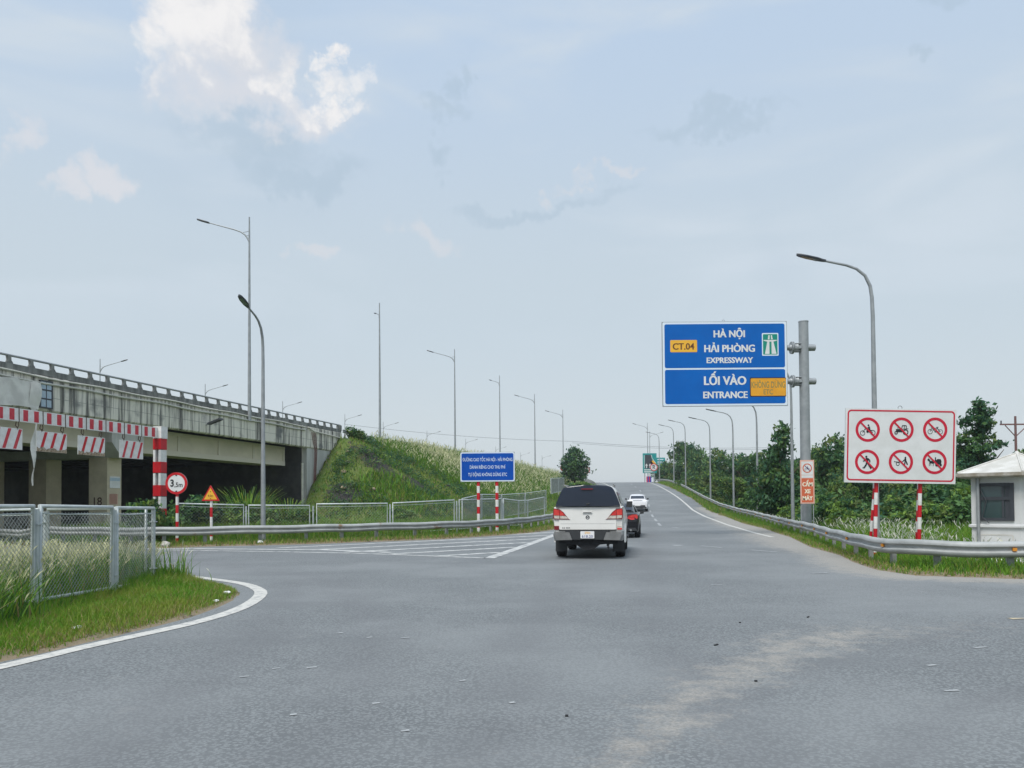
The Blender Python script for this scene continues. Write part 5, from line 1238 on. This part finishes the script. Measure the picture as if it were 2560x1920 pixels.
def tree(x, y, z, h, kind, label, cat='tree', spread=1.0, rz=None, group=None, name=None):
    cnt[0] += 1; nm = name or {'bush': 'shrub', 'lime': 'shrub'}.get(kind, 'tree')
    o = empty(nm, (x, y, z), label, cat, rz=cnt[0] * 2.1 if rz is None else rz, group=group); o.scale = (h * spread, h * spread, h)
    link('crown', CR[kind][cnt[0] % len(CR[kind])], o)
    if kind not in ('bush', 'lime'): link('trunk', TK[cnt[0] % 3], o)
    else: MB().tube([(0, 0, -.1), (.02, 0, .35)], [.03, .01], 6).build('stem', M['bark'], o)
    return o
GT = 'trees beyond the right guardrail'
for a in [(33.3, 165, -.2, 11.2, 'broad', 'rounded tree at the far left end of the wood, beside the teal sign', .8),
          (34.2, 150, -.2, 14.2, 'broad', 'tallest rounded tree in the wood, behind the crest end lamps', .62),
          (32.5, 130, -.2, 11.2, 'broad', 'dark tree on the right shoulder of the tallest rounded tree', .72),
          (27.8, 105, -.3, 6.4, 'olive', 'yellowish green tree in front of the tallest rounded tree', 1.0),
          (31.2, 110, -.3, 9.3, 'broad', 'dark tree just right of the lamp under the blue sign', .85),
          (28.2, 90, -.3, 7.9, 'broad', 'dark green tree below the middle of the blue sign', .9),
          (18.4, 52.5, -.2, 7.0, 'tall', 'tall dark tree with a narrow top just left of the mast', .80),
          (18.6, 55, -.2, 4.6, 'broad', 'low dark tree leaning on the left of the narrow-topped tree', .75),
          (20.6, 56, -.3, 5.1, 'broad', 'dark tree between the narrow-topped tree and the mast', .7),
          (28.2, 70, -.3, 7.0, 'olive', 'thin airy tree just right of the mast', .62),
          (27.9, 65, -.3, 7.6, 'broad', 'large dark tree between the mast and the white board', .75),
          (27.4, 60, -.3, 6.6, 'broad', 'dark tree behind the left half of the white board', .9),
          (20.3, 47, -.3, 3.6, 'olive', 'slim light green sapling right of the orange panel', .6),
          (27.9, 53, -.3, 5.4, 'broad', 'dark tree behind the middle of the white board', 1.0),
          (27.0, 47, -.3, 4.8, 'broad', 'dark tree behind the right half of the white board', 1.0),
          (27.4, 45, -.3, 7.5, 'layer', 'tall tiered dark tree above the guard booth', .70),
          (23.4, 40, -.3, 3.6, 'broad', 'dark low tree just left of the guard booth', 1.0),
          (24.9, 37, -.3, 4.6, 'olive', 'yellow green tree right behind the booth roof', .9),
          (29.6, 42, -.3, 4.6, 'broad', 'dark tree at the right edge behind the booth', .9),
          (22.3, 76, -.2, 4.3, 'olive', 'light olive tree in front of the dark tree below the blue sign', 1.0),
          (27.9, 120, -.2, 7.0, 'olive', 'olive green tree below the crest end lamps', 1.0),
          (25.2, 92, .2, 4.6, 'olive', 'small olive tree by the ramp rail between two lamps', 1.0),
          (34, 128, -.2, 9.0, 'olive', 'pale tree far back in the wood behind the lamp row', .8),
          (38, 100, -.3, 8.2, 'broad', 'far dark tree behind the wood left of the mast', 1.0),
          (33, 75, -.3, 7.0, 'broad', 'far dark tree seen behind the mast', 1.0), (36, 62, -.3, 6.2, 'broad', 'far dark tree behind the white board', 1.0), (35, 50, -.3, 5.6, 'olive', 'far light tree between the white board and the tiered tree', 1.0)]:
    tree(*a[:6], spread=a[6], group=GT)
GS = 'shrubs along the foot of the wood'
k = 0
for x, y, h, kd, wh in [(14.6, 33.5, 1.5, 'lime', 'left of the mast foot'), (16.2, 38.0, 2.3, 'bush', 'behind the lamp beside the mast'), (18.2, 45.5, 2.2, 'lime', 'at the foot of the narrow-topped tree'), (17.4, 47.8, 1.5, 'lime', 'beside the short lower part of the hidden lamp'),
                    (15.3, 35.4, 1.9, 'bush', 'right of the orange panel legs'), (16.6, 31.5, 1.8, 'lime', 'between the orange panel and the white board'), (18.6, 33.0, 2.5, 'bush', 'below the left corner of the white board'), (20.6, 35.0, 2.5, 'lime', 'below the middle of the white board'),
                    (21.5, 31.6, 1.9, 'lime', 'below the right half of the white board'), (22.5, 37.5, 2.9, 'bush', 'just left of the booth wall'), (20.6, 60.5, 2.6, 'bush', 'by the ramp rail near the lamp under the blue sign'), (22.4, 73.5, 2.8, 'bush', 'by the ramp rail in mid slope'),
                    (24.3, 82, 3.4, 'bush', 'in mid slope before the olive trees'), (25.5, 101, 3.6, 'bush', 'high by the ramp rail below the crest'), (28.0, 116, 4.4, 'bush', 'higher by the ramp rail'), (29.6, 132, 5.5, 'bush', 'near the crest end of the wood'), (30.4, 146, 6.6, 'bush', 'at the crest end of the wood'),
                    (21.6, 43, 2.7, 'bush', 'behind the sapling'), (24.5, 46, 3.2, 'bush', 'deep under the trees behind the white board'), (26.6, 36, 2.9, 'bush', 'behind the booth'), (19.6, 52, 3.0, 'bush', 'deep under the narrow-topped tree'), (23.5, 58, 3.6, 'bush', 'deep under the trees right of the mast'),
                    (22.6, 66, 3.6, 'bush', 'deep in the wood left of the mast'), (26.0, 78, 4.4, 'bush', 'deep in the wood below the blue sign'), (29, 95, 5.2, 'bush', 'deep in the wood before the far trees')]:
    k += 1; tree(x, y, -.2, h, kd, ('bright green' if kd == 'lime' else 'dark green') + ' leafy shrub ' + wh, 'shrub', spread=1.15, group=GS)
tree(10.2, 125, 4.55, 6.3, 'cone', 'lone round dark green tree left of the ramp crest', spread=1.15)
for x, y, h, lb in ((8.9, 117, 2.6, 'shrub at the foot of the lone round tree, on its left'), (10.9, 110, 2.2, 'bright shrub before the lone round tree at the rail'), (9.9, 112, 2.8, 'leafy shrub right below the lone round tree')):
    tree(x, y, float(ground_z(x, y)) - .1, h, 'lime' if 'bright' in lb else 'bush', lb, 'shrub', spread=1.1, group='shrubs by the lone tree')
tree(-20.3, 150, 6.8, 6.6, 'broad', 'dark bushy treetop beyond the embankment crest, left one', spread=.85, group='treetops beyond the embankment')
tree(-16.4, 150, 6.6, 5.6, 'broad', 'dark bushy treetop beyond the embankment crest, right one', spread=.9, group='treetops beyond the embankment')
tree(-13.1, 64.6, 6.7, 1.5, 'bush', 'small dark bush at the end of the overpass parapet', 'shrub')
for x, y, h, lb in ((-13.6, 32.6, 2.2, 'dark leafy shrub behind the height limit sign'), (-11.5, 33.6, 1.9, 'leafy shrub behind the yellow triangle'), (-13.5, 28.7, 2.0, 'leafy creeper heap at the foot of the gantry post'), (-9.9, 35.5, 1.7, 'leafy shrub beside the reed clump, on its right'), (-6.9, 47.5, 1.6, 'bright leafy shrub at the toe of the embankment')):
    tree(x, y, -.1, h, 'bush' if 'dark' in lb or 'heap' in lb else 'lime', lb, 'shrub', spread=.75 if 'heap' in lb else 1.1, group='shrubs behind the left fence')

def blades(name, X, Y, H, Wd, lean, mi, mats, segs=2, kind='stuff', Z=None, plume=None, bend=.5):
    n = len(X); Z = ground_z(X, Y) if Z is None else Z
    a = rng.random(n) * 6.283; la = rng.random(n) * 6.283; ln = lean * H * rng.random(n)
    base = np.stack([X, Y, Z - .02], -1); sd = np.stack([np.cos(a), np.sin(a), np.zeros(n)], -1) * (Wd / 2)[:, None]
    ld = np.stack([np.cos(la) * ln, np.sin(la) * ln, np.zeros(n)], -1); up = np.stack([np.zeros(n), np.zeros(n), H], -1)
    midp = base + up * .55 + ld * .35; tip = base + up * (1 - .15 * rng.random(n))[:, None] + ld
    V = np.concatenate([base - sd, base + sd, midp + sd * .7, midp - sd * .7, tip]); i = np.arange(n)
    P1 = np.stack([i, i + n, i + 2 * n, i + 3 * n], -1); P2 = np.stack([i + 3 * n, i + 2 * n, i + 4 * n], -1)
    pol = [(P1, mi), (P2, mi)]
    if plume is not None:
        sel, pl_, pw, pm_ = plume; k = len(sel); o_ = len(V)
        t0 = tip[sel]; dr = np.stack([np.cos(la[sel]) * .45, np.sin(la[sel]) * .45, np.full(k, .75)], -1); dr += rng.normal(size=(k, 3)) * .15
        s2 = np.stack([np.cos(a[sel]), np.sin(a[sel]), np.zeros(k)], -1) * (pw / 2)
        c0 = t0 - dr * pl_ * .45; c1 = t0 + dr * pl_ * .1; c2 = t0 + dr * pl_ * .55 - np.array([0, 0, pl_ * .12])
        V = np.concatenate([V, c0, c1 - s2, c2, c1 + s2]); j = np.arange(k) + o_
        pol.append((np.stack([j, j + k, j + 2 * k, j + 3 * k], -1), pm_))
    o = np_mesh(name, V, pol, mats); setp(o, kind=kind); return o
def inpoly(n, x0, x1, y0, y1, test):
    X = np.empty(0); Y = np.empty(0)
    while len(X) < n:
        x = rng.uniform(x0, x1, n * 2); y = rng.uniform(y0, y1, n * 2); k = test(x, y); X = np.append(X, x[k]); Y = np.append(Y, y[k])
    return X[:n], Y[:n]
GM = [M['gr1'], M['gr2'], M['gr3'], M['dry'], M['plume'], M['plumew']]
def outd(x, y): return -sdist(ASPH, x, y)
def pick(n, p): return rng.choice(len(p), n, p=p)
# island lawn
X, Y = inpoly(95000, -7.6, -3.9, 5.6, 15.6, lambda x, y: (outd(x, y) > .02 + .10 * rng.random(len(x))))
H = (.05 + .10 * rng.random(len(X)) ** 1.5) * (1 + .8 * smooth(-X, 5.4, 6.4)); H *= (.55 + .45 * smooth(outd(X, Y), .0, .45))
mi = np.where(rng.random(len(X)) < .16 + .38 * (1 - smooth(outd(X, Y), .05, .8)), np.where(rng.random(len(X)) < .5, 3, 1), np.where(wob(X, Y, 1.6) + .5 * rng.normal(size=len(X)) > .25, 1, 0))
setp(blades('lawn_grass', X, Y, H, .006 + .006 * rng.random(len(X)), .9, mi, GM), label='short green lawn grass on the curved traffic island', cat='grass')
# tall grass inside the island fence
X, Y = inpoly(15000, -12.5, -6.5, 6.2, 15.6, lambda x, y: (x < -6.62) & (outd(x, y) > .5) & (rng.random(len(x)) < np.where(x > -8.2, 1, .35)))
H = .45 + .5 * rng.random(len(X)); H *= (1 - .25 * smooth(Y, 12.6, 14.6)); H += .12 * smooth(-Y, -9.6, -7)
mi = pick(len(X), [.50, .20, .24, .06, 0, 0]); sel = np.where((rng.random(len(X)) < .68) & (H > .5))[0]
setp(blades('tall_dry_grass', X, Y, H, .009 + .008 * rng.random(len(X)), .45, mi, GM, plume=(sel, .19, .024, 4)), label='tall seeding grass with pale dry heads inside the island fence', cat='grass')
X, Y = inpoly(2600, -6.75, -5.2, 6.4, 9.6, lambda x, y: rng.random(len(x)) < smooth(-x, 5.5, 6.4))
setp(blades('coarse_grass', X, Y, .35 + .55 * rng.random(len(X)), .012 + .008 * rng.random(len(X)), 1.0, pick(len(X), [.35, .15, .4, .1, 0, 0]), GM, plume=(np.where(rng.random(len(X)) < .12)[0], .2, .02, 4)),
     label='coarse long grass leaning out in front of the island fence at the left edge', cat='grass')
X, Y = inpoly(700, -6.7, -6.2, 9.6, 14.9, lambda x, y: np.ones(len(x), bool)); 
setp(blades('fence_weeds', X, Y, .15 + .25 * rng.random(len(X)), .012 + .01 * rng.random(len(X)), .8, pick(len(X), [.5, .1, .4, 0, 0, 0]), GM), label='weeds along the foot of the near island fence', cat='weeds')
X = -6.35 + .22 * rng.normal(size=90); Y = 14.35 + .22 * rng.normal(size=90)
setp(blades('corner_weeds', X, Y, .2 + .65 * rng.random(90), .014 + .01 * rng.random(90), .7, pick(90, [.6, .1, .2, .1, 0, 0]), GM, plume=(np.arange(0, 90, 8), .2, .02, 5)), label='tall weed tuft at the corner post of the near fence', cat='weeds')
# left verge between gore and fence
X, Y = inpoly(75000, -19, 2.6, 26.2, 50, lambda x, y: (outd(x, y) > .03) & (outd(x, y) < 7.5) & (y > 25) & (x < 3 + (y - 43) * .1))
dd = outd(X, Y); H = .06 + .16 * rng.random(len(X)) + .65 * smooth(dd, 1.5, 2.8) * (.4 + .9 * rng.random(len(X)))
mi = np.where(dd < .75, pick(len(X), [.22, .22, .06, .5, 0, 0]), pick(len(X), [.48, .18, .24, .10, 0, 0]))
setp(blades('verge_grass', X, Y, H, .012 + .014 * rng.random(len(X)), .8, mi, GM), label='rough grass verge under the left guardrail and fence', cat='grass')
# right verge
X, Y = inpoly(70000, 7.4, 24, 13.2, 62, lambda x, y: (outd(x, y) > .03) & (outd(x, y) < 2.4) & (rng.random(len(x)) < np.clip(26 / y, .3, 1)))
dd = outd(X, Y); H = (.06 + .18 * rng.random(len(X))) * (.6 + .6 * smooth(dd, .1, .8)); mi = np.where(dd < .3, pick(len(X), [.3, .3, .1, .3, 0, 0]), pick(len(X), [.58, .2, .2, .02, 0, 0]))
setp(blades('verge_grass', X, Y, H, .010 + .012 * rng.random(len(X)), .8, mi, GM), label='green grass verge in front of the right guardrail', cat='grass')
X, Y = inpoly(16000, 16.5, 33, 62, 140, lambda x, y: (outd(x, y) > .03) & (outd(x, y) < 3) & (x > 14))
setp(blades('slope_grass', X, Y, .15 + .35 * rng.random(len(X)), .03 + .03 * rng.random(len(X)), .8, pick(len(X), [.4, .2, .3, .1, 0, 0]), GM), label='grass on the right shoulder of the climbing ramp', cat='grass')
# bright tall grass field behind the white board, white-tipped by the rail
X, Y = inpoly(26000, 9.4, 26, 16.2, 36, lambda x, y: (outd(x, y) > 1.9 + .5 * (y < 20)) & (np.hypot(x - 13.0, y - 20.0) > 2.3) & ((y > 20.5) | (x < 11.2)))
H = .28 + .45 * rng.random(len(X)) + .25 * smooth(Y, 22, 30); near = outd(X, Y) < 4.2
sel = np.where((rng.random(len(X)) < np.where(near, .22, .04)))[0]
setp(blades('tall_green_grass', X, Y, H, .018 + .018 * rng.random(len(X)), .8, pick(len(X), [.55, .28, .17, 0, 0, 0]), GM, plume=(sel, .26, .035, 5)), label='bright tall grass with whitish tips behind the right guardrail', cat='grass')
X, Y = inpoly(9000, 12.5, 20, 30, 60, lambda x, y: (outd(x, y) > 1.7) & (outd(x, y) < 5.0))
sel = np.where(rng.random(len(X)) < .16)[0]
setp(blades('rail_weeds', X, Y, .3 + .4 * rng.random(len(X)), .02 + .02 * rng.random(len(X)), .8, pick(len(X), [.45, .25, .3, 0, 0, 0]), GM, plume=(sel, .24, .04, 5)), label='weeds with pale tips along the back of the right guardrail', cat='weeds')
# undergrowth under the wood
g = np.random.default_rng(5); n = 2300; xx = g.uniform(14, 40, n * 3); yy = g.uniform(33, 165, n * 3); k_ = (outd(xx, yy) > 3.2) & (xx < 22 + yy * .16); xx = xx[k_][:n]; yy = yy[k_][:n]
lob = [(a, c, float(z) + .5, .9, .9, .8) for a, c, z in zip(xx, yy, ground_z(xx, yy))]
V, F, m_ = scatter_leaves(lob, 2600, 14, .17, .34, [.30, .30, .18, .14, .08], 9, .3)
u = np_mesh('undergrowth', V, [(F, m_)], LM); setp(u, 'dense dark undergrowth filling the floor of the wood', 'undergrowth', kind='stuff')
# far woods closing the horizon on the right
g = np.random.default_rng(8); lob = [(g.uniform(42, 130), g.uniform(60, 210), 2.0, 3.5, 3.5, 3.0) for i in range(160)]
V, F, m_ = scatter_leaves(lob, 1800, 12, .55, 1.1, [.4, .3, .12, .18, 0], 10, .4)
u = np_mesh('far_wood', V, [(F, m_)], LM); setp(u, 'far green wood closing the horizon at the right', 'wood', kind='stuff')
# embankment
X, Y = inpoly(65000, -15, 14, 47, 120, lambda x, y: (outd(x, y) > 3) & (hdist(x, y) < 12) & (hdist(x, y) > .2) & (rng.random(len(x)) < np.clip(75 / y, 0, 1) ** 1.5))
sv = np.zeros(len(X))
for cx, cy, ra, rb, an in ((-10.6, 60.6, 3.1, 1.05, -35), (-7.4, 60.4, 1.7, 1.1, -20), (-12.2, 57.0, 2.1, 1.0, 5), (-9.0, 62.6, 1.6, .5, -30)):
    uu = (X - cx) * math.cos(R(an)) + (Y - cy) * math.sin(R(an)); vv = -(X - cx) * math.sin(R(an)) + (Y - cy) * math.cos(R(an)); sv = np.maximum(sv, 1.2 - (uu / ra) ** 2 - (vv / rb) ** 2)
kp = (sv + .6 * wob(X, Y, 2.2) + .7 * rng.normal(size=len(X))) < .35; X, Y = X[kp], Y[kp]
w3 = wob(X, Y, .8); H = .10 + .25 * rng.random(len(X)) + .25 * np.clip(w3, 0, 1)
mi = np.where(w3 > .15, pick(len(X), [.45, .15, .4, 0, 0, 0]), pick(len(X), [.25, .38, .20, .17, 0, 0]))
setp(blades('embankment_grass', X, Y, H, .03 + .035 * rng.random(len(X)), .9, mi, GM), label='patchy grass on the embankment slope', cat='grass')
g = np.random.default_rng(12); xx = g.uniform(-13.6, -1, 900); yy = g.uniform(49, 72, 900); hh = hdist(xx, yy); k_ = (hh > .5) & (hh < 11.5) & (wob(xx, yy, .8) > -.1)
lob = [(a, c, float(z) + .10, .55, .55, .22) for a, c, z in zip(xx[k_], yy[k_], ground_z(xx[k_], yy[k_]))]
V, F, m_ = scatter_leaves(lob, 1500, 12, .085, .22, [.40, .26, .14, .18, .02], 13, .2)
u = np_mesh('slope_creeper', V, [(F, m_)], LM); setp(u, 'dark leafy creeper in clumps on the embankment slope', 'creeper', kind='stuff')
X, Y = inpoly(30000, -13, 14, 66, 150, lambda x, y: (outd(x, y) > 3) & (hdist(x, y) < 9.5) & (hdist(x, y) > .8) & (hdist(x, y) < (y - 63) * .9) & (rng.random(len(x)) < np.clip(85 / y, 0, 1) ** 1.3))
hd_ = hdist(X, Y); H = .5 + .7 * rng.random(len(X)); sel = np.where(rng.random(len(X)) < np.where(wob(X, Y, .3) + .4 * rng.normal(size=len(X)) > -.15, .55, .12) * (.35 + .65 * smooth(-hd_, -7.5, -3)))[0]
setp(blades('plume_grass', X, Y, H, .03 + .035 * rng.random(len(X)), .6, pick(len(X), [.50, .20, .30, 0, 0, 0]), GM, plume=(sel, .55, .085, 4)), label='tall plumed grass covering the upper embankment slope', cat='grass')
rr_ = 2.4 * np.sqrt(rng.random(1100)); aa = rng.random(1100) * 6.283; X = -9.0 + rr_ * np.cos(aa) * 1.1 + .3 * rng.normal(size=1100); Y = 57.6 + rr_ * np.sin(aa) * .9
k_ = (hdist(X, Y) > .6) & (hdist(X, Y) < 11.5); X, Y = X[k_], Y[k_]
setp(blades('slope_weeds', X, Y, .3 + .6 * rng.random(len(X)), .05 + .05 * rng.random(len(X)), .9, pick(len(X), [.6, .2, .2, 0, 0, 0]), GM), label='bright leafy weeds low on the embankment between the dark soil patches', cat='weeds')
# reed clump under the overpass
for x, y, h, n, lb in ((-12.0, 34.8, 3.5, 460, 'tall arching reed clump before the dark underpass'), (-10.3, 35.4, 2.7, 300, 'smaller reed clump right of the tall arching one')):
    a = rng.random(n) * 6.283; q = .05 + .75 * rng.random(n)
    o = empty('reed_clump', (x, y, 0), lb, 'reeds'); V = []; Fq = []
    rows = 6
    for i in range(n):
        L_ = h * (.35 + .75 * rng.random()); sp = (.25 + .9 * rng.random()) * h * .55; wd = .012 + .016 * rng.random(); d = np.array((math.cos(a[i]), math.sin(a[i]), 0)); sd = np.array((-d[1], d[0], 0)) * wd
        k0 = len(V)
        for j in range(rows):
            t = j / (rows - 1); p = d * (q[i] + sp * t ** 1.8) + np.array((0, 0, L_ * (t - .38 * t ** 3.2))); ww = sd * (1 - t) ** .6
            V += [p - ww, p + ww]
        Fq += [(k0 + 2 * j, k0 + 2 * j + 1, k0 + 2 * j + 3, k0 + 2 * j + 2) for j in range(rows - 1)]
    np_mesh('leaves', np.array(V), [(np.array(Fq), rng.integers(0, 3, len(Fq)))], [M['gr1'], M['gr2'], M['lf2']], parent=o)
    MB().tube([(0, 0, -.1), (0, 0, .5)], [.12, .05], 6).build('stem', M['lf2'], o)

# ------------------------------------------------------------------ small things
def lump(name, x, y, r, m, label, cat, sq=.5, seed=1, z=None, group=None):
    g = random.Random(seed); bm = bmesh.new(); bmesh.ops.create_icosphere(bm, subdivisions=2, radius=r)
    for v in bm.verts: v.co *= .75 + .5 * g.random(); v.co.z *= sq
    me = bpy.data.meshes.new(name); bm.to_mesh(me); bm.free(); me.materials.append(m)
    o = link(name, me, None, (x, y, (float(ground_z(x, y)) if z is None else z) + r * sq * .5)); o.rotation_euler.z = g.random() * 6; setp(o, label, cat, group); return o
lump('litter', -4.86, 8.6, .055, M['litter'], 'crumpled white paper litter on the lawn near the white line', 'litter', .5, 3)
lump('litter', -4.45, 12.0, .055, M['litter'], 'white litter scrap at the tip of the grass island', 'litter', .5, 4)
lump('litter', -4.28, 11.1, .04, M['litter'], 'tiny white scrap just before the island tip', 'litter', .4, 5)
lump('stone', -11.95, 26.5, .16, M['stone'], 'pale round stone on the verge beside the near fence end', 'stone', .7, 6)
lump('stone', -9.2, 28.05, .13, M['litter'], 'white lump caught under the left guardrail', 'litter', .6, 7)
lump('litter', 7.9, 14.2, .04, M['litter'], 'small white scrap at the edge of the right verge', 'litter', .5, 8)
for i, (x, y, r) in enumerate(((-12.9, 58.9, .20), (-12.8, 59.9, .2), (-13.0, 60.9, .14), (-12.6, 57.4, .22), (-10.4, 57.6, .2))):
    lump('rock', x, y, r, M['rock'], ['tan rock against the wing wall, middle one', 'tan rock against the wing wall, upper one', 'small tan rock at the top of the wing wall edge', 'tan rock at the foot of the wing wall', 'pale rock on the dark soil patch'][i], 'rock', .7, 20 + i, group='rocks by the wing wall')
lump('tyre_scrap', -5.6, 67, .25, M['rubber'], 'small black object lying on the embankment slope', 'litter', .6, 31)
for i, (x, y) in enumerate(((1.9, 6.05), (3.6, 9.4), (2.65, 9.0), (.35, 5.1), (2.0, 7.6), (4.35, 6.0))):
    b = MB(); b.box((0, 0, .006), (.02 + .05 * (i % 3 == 1), .018, .012), rz=i); o = b.build('road_debris', M['rubber']); o.location = (x, y, float(zr(y)))
    setp(o, 'tiny dark scrap of debris on the asphalt', 'debris', 'scraps of debris on the asphalt')

# ------------------------------------------------------------------ wires and the far pole
def wire(pts, r, label):
    b = MB(); P_ = []
    for a, c in zip(pts[:-1], pts[1:]):
        for t in np.linspace(0, 1, 12)[:-1]:
            p = Vector(a).lerp(Vector(c), t); p.z -= 4 * t * (1 - t) * .9; P_.append(p)
    P_.append(Vector(pts[-1])); b.tube(P_, r, 5, cap=True); o = b.build('power_line', M['cable']); setp(o, label, 'power line', 'overhead power lines')
wire([(-50.3, 230, 26.0), (18.1, 230, 20.3), (80, 230, 18.0)], .045, 'thin power line sagging across the sky above the embankment, upper one')
wire([(18.0, 228, 19.7), (80, 228, 17.4)], .04, 'thin lower power line crossing above the wood')
o = empty('utility_pole', (49.3, 75, -.3), 'brown utility pole with crossarm above the booth at the right edge', 'utility pole')
MB().tube([(0, 0, 0), (0, 0, 10.0)], [.16, .10], 8).build('pole', M['poleb'], o, 50)
b = MB(); b.box((.3, 0, 9.2), (3.6, .12, .14)); b.build('crossarm', M['poleb'], o)
b = MB(); b.tube([(-1.0, 0, 9.1), (0, 0, 8.0)], .05, 5); b.tube([(1.2, 0, 9.1), (0, 0, 8.0)], .05, 5); b.build('brace', M['poleb'], o)
ins = MB().tube([(0, 0, 0), (0, 0, .3)], .07, 6).mesh('insulator', [M['dframe']])
for x in (-1.4, 0, 1.0, 1.9): link('insulator', ins, o, (x, 0, 9.27))

# ------------------------------------------------------------------ thin summer haze
hb = MB().box((0, 1700, 9.0), (7990, 4580, 26.0)); 
hm = bpy.data.materials.new('haze'); hm.use_nodes = True; ht_ = hm.node_tree; ht_.nodes.clear()
ho = ht_.nodes.new('ShaderNodeOutputMaterial'); hv = ht_.nodes.new('ShaderNodeVolumePrincipled')
hv.inputs['Color'].default_value = (.86, .90, .95, 1); hv.inputs['Density'].default_value = .00040; hv.inputs['Anisotropy'].default_value = .3
ht_.links.new(hv.outputs[0], ho.inputs['Volume'])
setp(hb.build('haze', hm), kind='stuff')
